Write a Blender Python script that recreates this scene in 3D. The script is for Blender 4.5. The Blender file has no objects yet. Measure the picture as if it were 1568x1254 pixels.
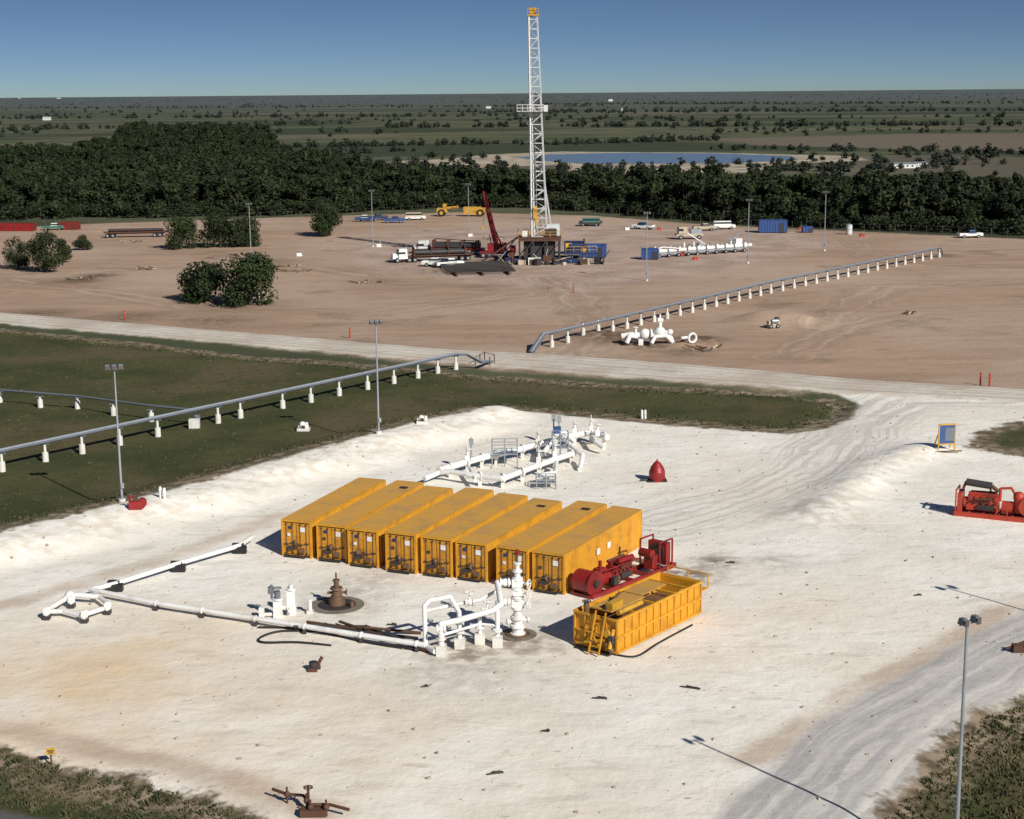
import bpy, math, random
import numpy as np
from mathutils import Vector, Matrix, Quaternion
random.seed(7); rng=np.random.default_rng(11)
V=Vector
# ------------------------------------------------------------------ estimated camera geometry (image pixels cast onto the ground plane)
CAMH=32.0; FPX=2400.0; CX,CY=784.0,627.0
th=math.atan(486/FPX); ro=math.radians(0.5)
F=V((0,math.cos(th),-math.sin(th))); R0=V((1,0,0)); U0=V((0,math.sin(th),math.cos(th)))
R=R0*math.cos(ro)-U0*math.sin(ro); U=R0*math.sin(ro)+U0*math.cos(ro)
def G(u,v,z=0.0):
    d=F*FPX+R*(u-CX)-U*(v-CY); t=(z-CAMH)/d.z
    return V((d.x*t,d.y*t,z))
def gl(pts): return [(G(*p).x,G(*p).y) for p in pts]
scene=bpy.context.scene
cam=bpy.data.cameras.new('camera'); camo=bpy.data.objects.new('camera',cam); scene.collection.objects.link(camo)
cam.sensor_width=36; cam.lens=36*FPX/1568; cam.clip_start=0.5; cam.clip_end=60000
camo.matrix_world=Matrix.Translation((0,0,CAMH))@Matrix((R,U,-F)).transposed().to_4x4()
scene.camera=camo
# ------------------------------------------------------------------ light
el=math.radians(33.5); az=math.radians(142.8)
sv=V((math.sin(az)*math.cos(el),math.cos(az)*math.cos(el),math.sin(el)))
sl=bpy.data.lights.new('sun','SUN'); sl.energy=5.0; sl.angle=math.radians(0.5); sl.color=(1.0,0.96,0.89)
so=bpy.data.objects.new('sun',sl); scene.collection.objects.link(so); so.location=(60,-60,90)
so.rotation_euler=(-sv).to_track_quat('-Z','Y').to_euler()
w=bpy.data.worlds.new('World'); scene.world=w; w.use_nodes=True
nt=w.node_tree; nt.nodes.clear()
o=nt.nodes.new('ShaderNodeOutputWorld'); bg=nt.nodes.new('ShaderNodeBackground'); sk=nt.nodes.new('ShaderNodeTexSky')
sk.sky_type='NISHITA'; sk.sun_disc=False; sk.sun_elevation=el; sk.sun_rotation=az; sk.air_density=1.0; sk.dust_density=0.5; sk.ozone_density=2.0; sk.altitude=0
tc=nt.nodes.new('ShaderNodeTexCoord'); mp=nt.nodes.new('ShaderNodeMapping'); mp.inputs['Scale'].default_value=(1,1,3.4); mp.inputs['Location'].default_value=(0,0,0.045)
nt.links.new(tc.outputs['Generated'],mp.inputs['Vector']); nm_=nt.nodes.new('ShaderNodeVectorMath'); nm_.operation='NORMALIZE'; nt.links.new(mp.outputs[0],nm_.inputs[0]); nt.links.new(nm_.outputs[0],sk.inputs['Vector'])
mx=nt.nodes.new('ShaderNodeMix'); mx.data_type='RGBA'; mx.blend_type='MULTIPLY'; mx.inputs[0].default_value=1; nt.links.new(sk.outputs[0],mx.inputs[6]); mx.inputs[7].default_value=(0.80,0.93,1.10,1)
nt.links.new(mx.outputs[2],bg.inputs[0]); bg.inputs[1].default_value=0.056; nt.links.new(bg.outputs[0],o.inputs[0])
scene.view_settings.view_transform='Standard'; scene.view_settings.look='None'; scene.view_settings.exposure=0
# ------------------------------------------------------------------ node helper
class NT:
    def __init__(s,name):
        s.mat=bpy.data.materials.new(name); s.mat.use_nodes=True; s.t=s.mat.node_tree
        s.b=s.t.nodes['Principled BSDF']; s.pos=s.t.nodes.new('ShaderNodeNewGeometry').outputs['Position']
    def n(s,k): return s.t.nodes.new(k)
    def set(s,sock,val):
        if isinstance(val,bpy.types.NodeSocket): s.t.links.new(val,sock)
        elif isinstance(val,(tuple,list)) and len(val)==3 and sock.type=='RGBA': sock.default_value=(*val,1)
        else: sock.default_value=val
    def attr(s,name):
        a=s.n('ShaderNodeAttribute'); a.attribute_name=name; return a.outputs['Fac']
    def m(s,op,a,b=0.0,c=None):
        x=s.n('ShaderNodeMath'); x.operation=op; s.set(x.inputs[0],a); s.set(x.inputs[1],b)
        if c is not None: s.set(x.inputs[2],c)
        return x.outputs[0]
    def scl(s,vec,sc,add=(0,0,0)):
        x=s.n('ShaderNodeMapping'); s.set(x.inputs['Vector'],vec); x.inputs['Scale'].default_value=sc; x.inputs['Location'].default_value=add; return x.outputs[0]
    def noise(s,scale,detail=4,vec=None,rough=0.55,dist=0.0):
        x=s.n('ShaderNodeTexNoise'); s.set(x.inputs['Vector'],vec if vec is not None else s.pos)
        x.inputs['Scale'].default_value=scale; x.inputs['Detail'].default_value=detail; x.inputs['Roughness'].default_value=rough; x.inputs['Distortion'].default_value=dist
        return x.outputs['Fac']
    def step(s,v,a,b,lo=0.0,hi=1.0):
        x=s.n('ShaderNodeMapRange'); x.interpolation_type='SMOOTHSTEP'; s.set(x.inputs[0],v)
        x.inputs[1].default_value=a; x.inputs[2].default_value=b; x.inputs[3].default_value=lo; x.inputs[4].default_value=hi; return x.outputs[0]
    def mix(s,f,a,b):
        x=s.n('ShaderNodeMix'); x.data_type='RGBA'; s.set(x.inputs[0],f); s.set(x.inputs[6],a); s.set(x.inputs[7],b); return x.outputs[2]
    def comb(s,a,b,c):
        x=s.n('ShaderNodeCombineXYZ'); s.set(x.inputs[0],a); s.set(x.inputs[1],b); s.set(x.inputs[2],c); return x.outputs[0]
    def bump(s,h,strength,dist=0.1):
        x=s.n('ShaderNodeBump'); s.set(x.inputs['Height'],h); x.inputs['Strength'].default_value=strength; x.inputs['Distance'].default_value=dist
        s.t.links.new(x.outputs[0],s.b.inputs['Normal'])
def paint(name,col,rough=0.5,metal=0.0,var=0.25,dirt=None,sc=1.2,streak=False):
    k=NT(name); n=k.noise(sc,4); n2=k.noise(sc*7,2) if not streak else k.noise(1,4,k.scl(k.pos,(5,5,.5)))
    dc=dirt if dirt else tuple(c*0.55 for c in col)
    f=k.m('ADD',k.step(n,0.42,0.78,0,1),k.step(n2,0.5,0.8,0,0.7)); f=k.m('MULTIPLY',f,var*1.6); f=k.m('MINIMUM',f,1.0)
    k.set(k.b.inputs['Base Color'],k.mix(f,tuple(col),tuple(dc)))
    k.b.inputs['Roughness'].default_value=rough; k.b.inputs['Metallic'].default_value=metal
    return k.mat
M={}
M['yellow']=paint('yellow_paint',(0.64,0.305,0.018),0.55,0,0.4,(0.36,0.16,0.02),1.0,True)
M['ydoor']=paint('yellow_door_paint',(0.60,0.27,0.016),0.55,0,0.5,(0.30,0.13,0.02),1.6,True)
M['yroof']=paint('yellow_roof_paint',(0.54,0.285,0.05),0.8,0,0.5,(0.38,0.23,0.09),0.6)
M['yellow2']=paint('equipment_yellow',(0.6,0.33,0.03),0.5,0,0.45,(0.2,0.12,0.05))
M['white']=paint('white_paint',(0.80,0.80,0.77),0.45,0,0.3,(0.45,0.36,0.26))
M['conc']=paint('pedestal_concrete',(0.70,0.68,0.62),0.8,0,0.3)
M['cellar']=paint('cellar_concrete',(0.2,0.17,0.13),0.9,0,0.5)
M['red']=paint('red_paint',(0.27,0.014,0.013),0.45,0,0.5,(0.07,0.012,0.01))
M['orange']=paint('red_orange_paint',(0.45,0.05,0.022),0.5,0,0.45,(0.14,0.03,0.02))
M['blue']=paint('blue_paint',(0.035,0.085,0.25),0.5,0,0.4)
M['dblue']=paint('dark_blue_paint',(0.018,0.035,0.1),0.5,0,0.3)
M['black']=paint('black_rubber',(0.012,0.012,0.012),0.7,0,0.2,(0.05,0.045,0.04))
M['steel']=paint('pipe_steel',(0.17,0.19,0.22),0.45,0.2,0.3)
M['galv']=paint('galvanised_steel',(0.36,0.39,0.42),0.45,0.3,0.25)
M['fence']=paint('weathered_fence_steel',(0.13,0.13,0.12),0.7,0.1,0.2)
M['mast']=paint('mast_aluminium',(0.66,0.67,0.67),0.5,0.1,0.3)
M['rust']=paint('rusty_steel',(0.10,0.045,0.025),0.8,0,0.4)
M['brown']=paint('brown_iron',(0.16,0.09,0.05),0.6,0.1,0.4)
M['dark']=paint('dark_steel',(0.045,0.04,0.04),0.6,0.1,0.3)
M['glass']=paint('window_glass',(0.02,0.03,0.035),0.08,0,0.05)
M['green']=paint('green_paint',(0.06,0.18,0.13),0.5)
M['bark']=paint('bark',(0.06,0.05,0.04),0.9,0,0.4)
M['lens']=paint('floodlight_lens',(0.12,0.10,0.10),0.3,0,0.2)
M['tan']=paint('tan_paint',(0.5,0.42,0.3),0.6)
M['wood']=paint('weathered_wood',(0.09,0.075,0.06),0.8)
# ------------------------------------------------------------------ numpy geometry
def dline(X,Y,pts,closed=False):
    D=np.full(X.shape,1e12); n=len(pts)
    for i in range(n if closed else n-1):
        ax,ay=pts[i]; bx,by=pts[(i+1)%n]; dx,dy=bx-ax,by-ay
        t=np.clip(((X-ax)*dx+(Y-ay)*dy)/(dx*dx+dy*dy+1e-9),0,1)
        D=np.minimum(D,(X-ax-t*dx)**2+(Y-ay-t*dy)**2)
    return np.sqrt(D)
def inside(X,Y,pts):
    c=np.zeros(X.shape,bool); n=len(pts)
    for i in range(n):
        ax,ay=pts[i]; bx,by=pts[(i+1)%n]
        if ay==by: continue
        c^=((ay>Y)!=(by>Y))&(X<(bx-ax)*(Y-ay)/(by-ay)+ax)
    return c
def sd(X,Y,pts):
    d=dline(X,Y,pts,True); return np.where(inside(X,Y,pts),d,-d)
def sst(x,a,b):
    t=np.clip((x-a)/(b-a),0,1); return t*t*(3-2*t)
# ------------------------------------------------------------------ site layout, outlines given in image pixels
LEFTEDGE=gl([(-500,950),(-300,905),(0,835),(200,787),(500,700),(640,662),(720,643)])
GRASS=gl([(-500,455),(-300,478),(0,503),(120,515),(260,530),(390,547),(500,552),(620,563),(740,575),(1000,592),(1200,600),(1290,611),(1312,620),(1300,637),(1262,655),(1205,664),(1000,648),(790,628),(640,662),(500,700),(200,787),(0,835),(-300,905),(-500,950)])
WHITE=gl([(-500,950),(-300,905),(0,835),(200,787),(500,700),(640,662),(790,628),(1000,648),(1205,664),(1262,655),(1300,637),(1312,620),(1290,604),(1150,590),(1300,590),(1568,602),(1900,622),(2300,650),(2300,1300),(1700,1500),(600,1700),(-700,1500),(-500,1100)])
ROAD=gl([(-600,432),(-300,452),(0,480),(240,500),(480,520),(700,538),(820,543),(1000,556),(1150,568),(1300,582),(1568,598),(1900,616),(1900,640),(1568,618),(1300,604),(1150,592),(1000,583),(740,562),(500,541),(240,518),(0,497),(-300,470),(-600,448)])
DIRT=gl([(-600,345),(0,349),(160,342),(400,334),(700,325),(900,330),(1100,345),(1568,366),(2000,385),(2300,700),(1568,612),(1310,604),(750,566),(0,492),(-600,440)])
LR=gl([(1800,1000),(1568,1062),(1500,1085),(1450,1120),(1400,1180),(1340,1240),(1310,1300),(1290,1500),(1900,1700),(2400,1200)])
LL=gl([(-500,1010),(-300,1060),(0,1143),(100,1168),(230,1196),(330,1220),(430,1262),(560,1330),(700,1600),(-700,1700)])
ASPH=gl([(-300,1160),(0,1218),(60,1232),(200,1270),(400,1350),(-400,1500)])
ISL=gl([(1480,688),(1500,662),(1560,645),(1750,640),(1900,690),(1568,697)])
RIG=gl([(520,385),(640,350),(1000,345),(1170,350),(1300,372),(1120,410),(900,448),(700,432),(560,410)])
SAND=gl([(600,247),(690,243),(740,237),(860,232),(1100,234),(1310,239),(1330,246),(1200,250),(1150,264),(880,268),(860,252),(700,258),(620,254)])
TANF=gl([(1100,212),(1250,209),(1400,205),(1700,205),(1700,232),(1500,231),(1300,226),(1150,222)])
POND=gl([(790,241),(840,236.5),(960,234),(1100,235),(1212,239),(1222,244.5),(1120,250),(900,251),(830,246)])
TOE=[gl([(-300,985),(0,928),(200,872),(330,828),(430,788)]),gl([(0,1112),(150,1150),(330,1190),(500,1245)]),gl([(1568,915),(1400,1015),(1250,1095),(1150,1165)])]
TRK=gl([(2000,600),(1568,612),(1380,612),(1310,650),(1240,720),(1150,760),(1000,800)])
TRK2=gl([(1750,900),(1568,1000),(1450,1070),(1330,1150),(1230,1254),(1150,1350)])
TRKD=[gl([(1568,470),(1400,478),(1290,500),(1200,545)]),gl([(1568,430),(1350,440),(1250,500)]),gl([(870,548),(905,490),(880,450),(840,425)]),gl([(0,425),(300,470),(560,480),(800,450)]),gl([(1290,370),(1350,400),(1568,410)]),gl([(100,372),(420,400),(600,430)])]
BANK=gl([(1250,790),(1290,752),(1345,714),(1420,690)])
DITCH=gl([(1160,600),(1225,603),(1285,618),(1265,640)])
MOUNDS=[(1160,490,3,0.9),(1200,492,4,1.0),(1228,494,2.5,.6),(925,520,3,.6),(905,516,3,.5),(1070,522,3,.5),(1040,527,3,.4),(960,515,2.5,.5),(1280,480,3,.5),(1310,752,1.2,.4),(1330,742,1.0,.3),(1400,700,1.5,.3)]
MG=[(G(a,b).x,G(a,b).y,r,h) for a,b,r,h in MOUNDS]
def hfun(X,Y):
    X=np.asarray(X,float); Y=np.asarray(Y,float)
    sw=sd(X,Y,WHITE); d=dline(X,Y,LEFTEDGE)
    h=1.15*np.where(sw>0,1-sst(d,1.5,7.5),1-sst(d,0,7))
    h+=0.12*np.where((sw>0)&(d<10),np.sin(X*.9+Y*.5)+np.sin(X*.37-Y*.8)*1.2,0)*np.exp(-((d-4.5)/2.5)**2)
    h-=0.9*sst(sd(X,Y,LR),-2.0,3.5); h-=0.6*sst(sd(X,Y,LL),-1,3)
    h+=0.6*np.exp(-(dline(X,Y,BANK)/2.4)**2)
    h-=0.5*np.exp(-(dline(X,Y,DITCH)/1.3)**2)
    h+=0.25*sst(sd(X,Y,ROAD),-1.5,1)
    for a,b,r,k in MG: h+=k*np.exp(-((X-a)**2+(Y-b)**2)/(r*r))
    return h
def P(u,v):
    z=0.0
    for _ in range(4):
        g=G(u,v,z); z=float(hfun(np.array([g.x]),np.array([g.y]))[0])
    g=G(u,v,z); return g
def E(u,v,z): 
    p=P(u,v); p.z+=z; return p
def hgt(p,vt):
    d0=V((p.x,p.y,-CAMH)); k=V((0,0,1)); q=CY-vt
    return (FPX*d0.dot(U)-q*d0.dot(F))/(q*k.dot(F)-FPX*k.dot(U))
# ------------------------------------------------------------------ mesh builder
class B:
    def __init__(s): s.v=[];s.f=[];s.m=[];s.sm=[];s.mats=[]
    def mi(s,k):
        if k not in s.mats: s.mats.append(k)
        return s.mats.index(k)
    def add(s,vs,fs,mat,smooth=False):
        o=len(s.v); s.v+= [V(a) for a in vs]; i=s.mi(mat)
        for f in fs: s.f.append([o+q for q in f]); s.m.append(i); s.sm.append(smooth)
    def box(s,c,d,mat,rz=0.0,top=None,rot=None):
        c=V(c); tx,ty=(top if top else (1,1)); q=Matrix.Rotation(rz,3,'Z') if rot is None else rot
        vs=[]
        for z,(ax,ay) in ((-.5,(1,1)),(.5,(tx,ty))):
            for x,y in ((-.5,-.5),(.5,-.5),(.5,.5),(-.5,.5)): vs.append(c+q@V((x*d[0]*ax,y*d[1]*ay,z*d[2])))
        s.add(vs,[(0,3,2,1),(4,5,6,7),(0,1,5,4),(1,2,6,5),(2,3,7,6),(3,0,4,7)],mat)
    def cyl(s,a,b,r,mat,n=10,r2=None,caps=True):
        a=V(a);b=V(b); r2=r if r2 is None else r2; d=(b-a)
        if d.length<1e-6: return
        q=d.to_track_quat('Z','Y'); vs=[]
        for p,rr in((a,r),(b,r2)):
            for i in range(n): t=2*math.pi*i/n; vs.append(p+q@V((rr*math.cos(t),rr*math.sin(t),0)))
        s.add(vs,[(i,(i+1)%n,n+(i+1)%n,n+i) for i in range(n)],mat,True)
        if caps:
            s.add(vs[:n],[tuple(reversed(range(n)))],mat); s.add(vs[n:],[tuple(range(n))],mat)
    def beam(s,a,b,w,mat,h=None):
        a=V(a);b=V(b);d=b-a; q=d.to_track_quat('X','Z').to_matrix(); s.box((a+b)/2,(d.length,w,h or w),mat,rot=q)
    def sph(s,c,r,mat,sc=(1,1,1),n=10):
        c=V(c); vs=[c+V((0,0,r*sc[2]))]; k=n//2
        for j in range(1,k):
            p=math.pi*j/k
            for i in range(n): t=2*math.pi*i/n; vs.append(c+V((r*sc[0]*math.sin(p)*math.cos(t),r*sc[1]*math.sin(p)*math.sin(t),r*sc[2]*math.cos(p))))
        vs.append(c-V((0,0,r*sc[2]))); fs=[(0,1+i,1+(i+1)%n) for i in range(n)]
        for j in range(k-2):
            for i in range(n): a=1+j*n; fs.append((a+i,a+n+i,a+n+(i+1)%n,a+(i+1)%n))
        a=1+(k-2)*n; fs+= [(a+(i+1)%n,a+i,len(vs)-1) for i in range(n)]
        s.add(vs,fs,mat,True)
    def tube(s,pts,r,mat,n=8):
        pts=[V(p) for p in pts]
        for i in range(len(pts)-1):
            s.cyl(pts[i],pts[i+1],r,mat,n)
            if 0<i: s.sph(pts[i],r*1.0,mat,n=8)
    def flange(s,p,ax,r,mat,t=0.1): p=V(p);ax=V(ax).normalized(); s.cyl(p-ax*t/2,p+ax*t/2,r,mat,12)
    def wheel(s,c,r,wd,hub='galv',ax=(0,1,0)):
        c=V(c);ax=V(ax); s.cyl(c-ax*wd/2,c+ax*wd/2,r,'black',14); s.cyl(c-ax*(wd/2+.02),c+ax*(wd/2+.02),r*.5,hub,10)
    def hand(s,c,r,mat,n=12,ax=(0,0,1)):   # hand wheel
        q=V(ax).to_track_quat('Z','Y'); ps=[V(c)+q@V((r*math.cos(2*math.pi*i/n),r*math.sin(2*math.pi*i/n),0)) for i in range(n+1)]
        for i in range(n): s.cyl(ps[i],ps[i+1],0.03,mat,5,caps=False)
        s.cyl(ps[0],ps[n//2],0.025,mat,5); s.cyl(ps[n//4],ps[3*n//4],0.025,mat,5)
    def build(s,name,loc=(0,0,0),rz=0.0,world=False,parent=None):
        me=bpy.data.meshes.new(name); loc=V(loc)
        vs=[tuple(p-loc) if world else tuple(p) for p in s.v]
        me.from_pydata(vs,[],s.f)
        for k in s.mats: me.materials.append(M[k])
        me.polygons.foreach_set('material_index',s.m); me.polygons.foreach_set('use_smooth',s.sm); me.update()
        ob=bpy.data.objects.new(name,me); scene.collection.objects.link(ob)
        ob.location=loc; ob.rotation_euler=(0,0,0 if world else rz)
        if parent: ob.parent=parent
        return ob
def fr(u1,v1,u2,v2):
    a=P(u1,v1); b=P(u2,v2); d=b-a; return a,math.atan2(d.y,d.x),V((d.x,d.y)).length
# ------------------------------------------------------------------ ground sheet
def axis(segs):
    out=[segs[0][0]]
    for a,b,st in segs:
        n=max(1,int(round((b-a)/st))); out+= list(a+(b-a)*(np.arange(1,n+1)/n))
    return out
far=[170.0]
while far[-1]<30000: far.append(far[-1]*1.045+1)
pos=list(axis([(0,55,0.6),(55,170,1.1)]))+far[1:]
xs=np.array([-p for p in reversed(pos[1:])]+pos)
ys=list(axis([(-200,35,20),(35,200,0.6),(200,420,1.2)]))
while ys[-1]<40000: ys.append(ys[-1]*1.012+1)
ys=np.array(ys)
X,Y=np.meshgrid(xs,ys); nx,ny=len(xs),len(ys); Xf=X.ravel();Yf=Y.ravel()
Z=hfun(Xf,Yf)
Z+=0.025*np.sin(Xf*.9+np.sin(Yf*.7)*2)*np.sin(Yf*.8)*(Yf<300)
me=bpy.data.meshes.new('ground'); me.vertices.add(nx*ny); me.vertices.foreach_set('co',np.stack([Xf,Yf,Z],1).ravel())
i=np.arange(nx*ny).reshape(ny,nx); q=np.stack([i[:-1,:-1],i[:-1,1:],i[1:,1:],i[1:,:-1]],-1).reshape(-1,4)
me.loops.add(q.size); me.loops.foreach_set('vertex_index',q.ravel()); me.polygons.add(len(q))
me.polygons.foreach_set('loop_start',np.arange(len(q))*4); me.polygons.foreach_set('loop_total',np.full(len(q),4))
me.polygons.foreach_set('use_smooth',np.ones(len(q),bool)); me.update(calc_edges=True)
def setattr_(n,a):
    at=me.attributes.new(n,'FLOAT','POINT'); at.data.foreach_set('value',np.clip(a,-500,500).astype(np.float32))
setattr_('s_white',sd(Xf,Yf,WHITE)); sg=np.maximum.reduce([sd(Xf,Yf,GRASS),sd(Xf,Yf,LR),sd(Xf,Yf,LL),sd(Xf,Yf,ISL)])
setattr_('s_grass',sg); setattr_('s_road',sd(Xf,Yf,ROAD)); setattr_('s_dirt',sd(Xf,Yf,DIRT)); setattr_('s_rig',sd(Xf,Yf,RIG)); setattr_('s_asph',sd(Xf,Yf,ASPH))
setattr_('s_sand',sd(Xf,Yf,SAND)); setattr_('s_tan',sd(Xf,Yf,TANF)); setattr_('d_toe',np.minimum.reduce([dline(Xf,Yf,t) for t in TOE]))
setattr_('d_trk',dline(Xf,Yf,TRK)); setattr_('d_trk2',dline(Xf,Yf,TRK2)); setattr_('d_trkd',np.minimum.reduce([dline(Xf,Yf,t) for t in TRKD]))
setattr_('d_bank',np.minimum(dline(Xf,Yf,BANK),np.where(sd(Xf,Yf,WHITE)>0,dline(Xf,Yf,LEFTEDGE)-2.5,99)))
def blob(lst):
    a=np.zeros(Xf.shape)
    for u,v,r,k in lst:
        g=G(u,v); a=np.maximum(a,k*np.exp(-((Xf-g.x)**2+(Yf-g.y)**2)/(r*r)))
    return a
setattr_('b_stain',blob([(1050,880,2.2,1),(1000,885,2,.9),(1095,860,1.8,.9),(720,1000,3,.8),(800,985,2.5,.8),(515,925,3,.5),(1188,860,2,.4),(980,915,2,.7),(545,905,3,.4),(690,1020,3,.4),(1240,790,4,.25),(930,950,3,.5),(700,1030,4,.35),(580,885,2.5,.35)]))
setattr_('b_orange',blob([(120,1040,9,1),(30,1060,7,.8),(230,1000,7,.8),(180,1100,8,.6),(380,1120,9,.5),(1140,980,9,.3),(0,1110,9,.8),(600,1180,9,.4)]))
setattr_('b_dark',blob([(940,520,4,1),(905,515,3,.9),(1070,522,3.5,1),(1050,540,3,.5),(1000,530,3,.7),(150,422,4,.9),(120,430,5,.8),(200,485,6,.5),(330,492,7,.5),(400,400,6,.4),(700,372,4,.6),(1280,480,3,.3),(690,415,5,.7),(760,400,6,.8),(850,398,6,.9),(60,480,6,.6),(1440,392,4,.5),(580,432,5,.3),(355,466,7,.6),(290,378,5,.6)]))
k=NT('ground_material')
jit=k.m('ADD',k.m('MULTIPLY',k.m('SUBTRACT',k.noise(0.3,4),0.5),4.5),k.m('MULTIPLY',k.m('SUBTRACT',k.noise(2.2,3),0.5),1.6))
jitS=k.m('MULTIPLY',jit,0.55)
A=lambda n,j=jit:k.m('ADD',k.attr(n),j)
nA=k.noise(0.02,4); nB=k.noise(0.12,5); nC=k.noise(0.9,4); nD=k.noise(5,3,rough=0.7)
sep=k.n('ShaderNodeSeparateXYZ'); k.set(sep.inputs[0],k.pos); py=sep.outputs[1]
# far fields
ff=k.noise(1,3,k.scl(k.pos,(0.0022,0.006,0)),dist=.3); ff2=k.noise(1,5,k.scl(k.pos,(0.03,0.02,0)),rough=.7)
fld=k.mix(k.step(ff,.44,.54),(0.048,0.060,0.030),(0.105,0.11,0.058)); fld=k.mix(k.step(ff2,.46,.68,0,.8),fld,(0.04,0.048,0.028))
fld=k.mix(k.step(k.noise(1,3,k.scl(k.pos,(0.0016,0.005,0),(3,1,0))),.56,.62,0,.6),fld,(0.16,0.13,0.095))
fld=k.mix(k.step(py,900,7000,0,.8),fld,(0.095,0.112,0.115))  # aerial haze painted into the field colour, stronger with distance
fld=k.mix(k.step(A('s_tan'),-8,8),fld,k.mix(nB,(0.2,0.15,0.115),(0.11,0.10,0.065)))
fld=k.mix(k.step(A('s_sand'),-3,3),fld,k.mix(k.step(nB,.35,.65),(0.5,0.43,0.34),(0.28,0.23,0.15)))
# dirt
st=k.noise(1,4,k.scl(k.pos,(0.025,0.16,0)),dist=.8); st2=k.noise(1,5,k.scl(k.pos,(0.25,0.6,0)),rough=.68)
dirt=k.mix(k.step(st,.35,.66),(0.435,0.300,0.212),(0.35,0.238,0.165)); dirt=k.mix(k.step(nA,.42,.62,0,.75),dirt,(0.47,0.355,0.265))
dirt=k.mix(k.step(st2,.5,.74,0,.6),dirt,(0.27,0.19,0.13)); dirt=k.mix(k.step(nD,.55,.75,0,.35),dirt,(0.22,0.16,0.11))
dirt=k.mix(k.step(k.noise(0.06,5,rough=.65),.56,.68,0,.6),dirt,(0.21,0.16,0.10))
rig=k.mix(k.step(nB,.35,.65),(0.49,0.375,0.30),(0.36,0.262,0.205)); rig=k.mix(k.step(nC,.52,.68,0,.6),rig,(0.25,0.18,0.14))
dirt=k.mix(k.step(A('s_rig'),-3,3,0,.85),dirt,rig)
td_=k.m('ADD',k.attr('d_trkd'),k.m('MULTIPLY',k.m('SUBTRACT',k.noise(.1,2),.5),6)); tn_=k.noise(1,3,k.comb(k.m('MULTIPLY',td_,.9),k.m('MULTIPLY',py,.03),0))
dirt=k.mix(k.m('MULTIPLY',k.step(td_,7,2),k.step(tn_,.42,.62,0,.42)),dirt,(0.25,0.18,0.125)); dirt=k.mix(k.m('MULTIPLY',k.step(td_,7,2),k.step(tn_,.45,.35,0,.4)),dirt,(0.50,0.39,0.30))
dirt=k.mix(k.m('MINIMUM',k.m('MULTIPLY',k.attr('b_dark'),k.step(nC,.3,.6,.4,1.2)),.9),dirt,(0.10,0.068,0.042))
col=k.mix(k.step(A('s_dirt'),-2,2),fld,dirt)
# white caliche
wh=k.mix(k.step(nB,.38,.7),(0.87,0.83,0.745),(0.77,0.72,0.625)); wh=k.mix(k.step(k.noise(0.045,4),.42,.62,0,.6),wh,(0.79,0.715,0.60))
sm=k.noise(1,5,k.scl(k.pos,(0.5,1.1,0)),rough=.72,dist=.6); wh=k.mix(k.step(sm,.54,.72,0,.6),wh,(0.55,0.49,0.40))
wh=k.mix(k.step(nD,.6,.76,0,.4),wh,(0.45,0.38,0.30))
sp=k.noise(1,2,k.scl(k.pos,(1.1,2.4,0),(7,3,0))); wh=k.mix(k.step(sp,.68,.73,0,.6),wh,(0.3,0.25,0.19))
sq=k.noise(1,4,k.scl(k.pos,(.18,.5,0),(2,9,0)),rough=.6); wh=k.mix(k.step(sq,.56,.68,0,.5),wh,(0.57,0.53,0.47))
wh=k.mix(k.step(k.attr('d_bank'),5,0,0,.85),wh,k.mix(k.step(nC,.35,.7),(0.89,0.86,0.78),(0.66,0.58,0.47)))
wh=k.mix(k.m('MULTIPLY',k.attr('b_orange'),k.step(nB,.3,.6,.3,.9)),wh,(0.72,0.54,0.33))
td=k.m('ADD',k.attr('d_toe'),jitS); wh=k.mix(k.m('MULTIPLY',k.step(td,1.7,0.2),k.step(nB,.3,.6,.35,.8)),wh,(0.50,0.385,0.28))
tr=k.m('ADD',k.attr('d_trk'),k.m('MULTIPLY',k.m('SUBTRACT',k.noise(.12,2),.5),3)); trn=k.noise(1,3,k.comb(k.m('MULTIPLY',tr,1.6),k.m('MULTIPLY',py,.03),0))
wh=k.mix(k.m('MULTIPLY',k.step(tr,7,3),k.step(trn,.42,.6,.15,.75)),wh,(0.53,0.49,0.43))
t2=k.m('ADD',k.attr('d_trk2'),k.m('MULTIPLY',k.m('SUBTRACT',k.noise(.2,3),.5),1.5)); t2n=k.noise(1,4,k.comb(k.m('MULTIPLY',t2,1.8),k.m('MULTIPLY',py,.08),0))
wh=k.mix(k.m('MULTIPLY',k.step(t2,4.2,3.2),k.step(t2n,.35,.62,.55,.95)),wh,k.mix(nC,(0.47,0.45,0.425),(0.36,0.34,0.315)))
wh=k.mix(k.m('MINIMUM',k.m('MULTIPLY',k.attr('b_stain'),k.step(nC,.35,.6,.2,1)),.85),wh,(0.15,0.10,0.07))
col=k.mix(k.step(A('s_white',jitS),-.5,.6),col,wh)
rd=k.mix(k.step(nB,.35,.65),(0.66,0.60,0.51),(0.52,0.45,0.37)); rd=k.mix(k.step(sm,.5,.7,0,.6),rd,(0.40,0.33,0.26))
rr=k.attr('s_road'); rd=k.mix(k.m('MULTIPLY',k.step(k.noise(1,1,k.comb(k.m('MULTIPLY',rr,1.1),0,0)),.5,.6),.5),rd,(0.36,0.30,0.25))
col=k.mix(k.step(A('s_road',jitS),-.8,.6),col,rd)
gr=k.mix(k.step(nB,.36,.62),(0.046,0.055,0.018),(0.076,0.075,0.030)); gr=k.mix(k.step(k.noise(.045,5),.47,.62,0,.8),gr,(0.118,0.092,0.048)); gr=k.mix(k.step(nC,.5,.7,0,.5),gr,(0.036,0.042,0.016))
gr=k.mix(k.step(nD,.5,.72,0,.45),gr,(0.11,0.10,0.05))
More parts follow.
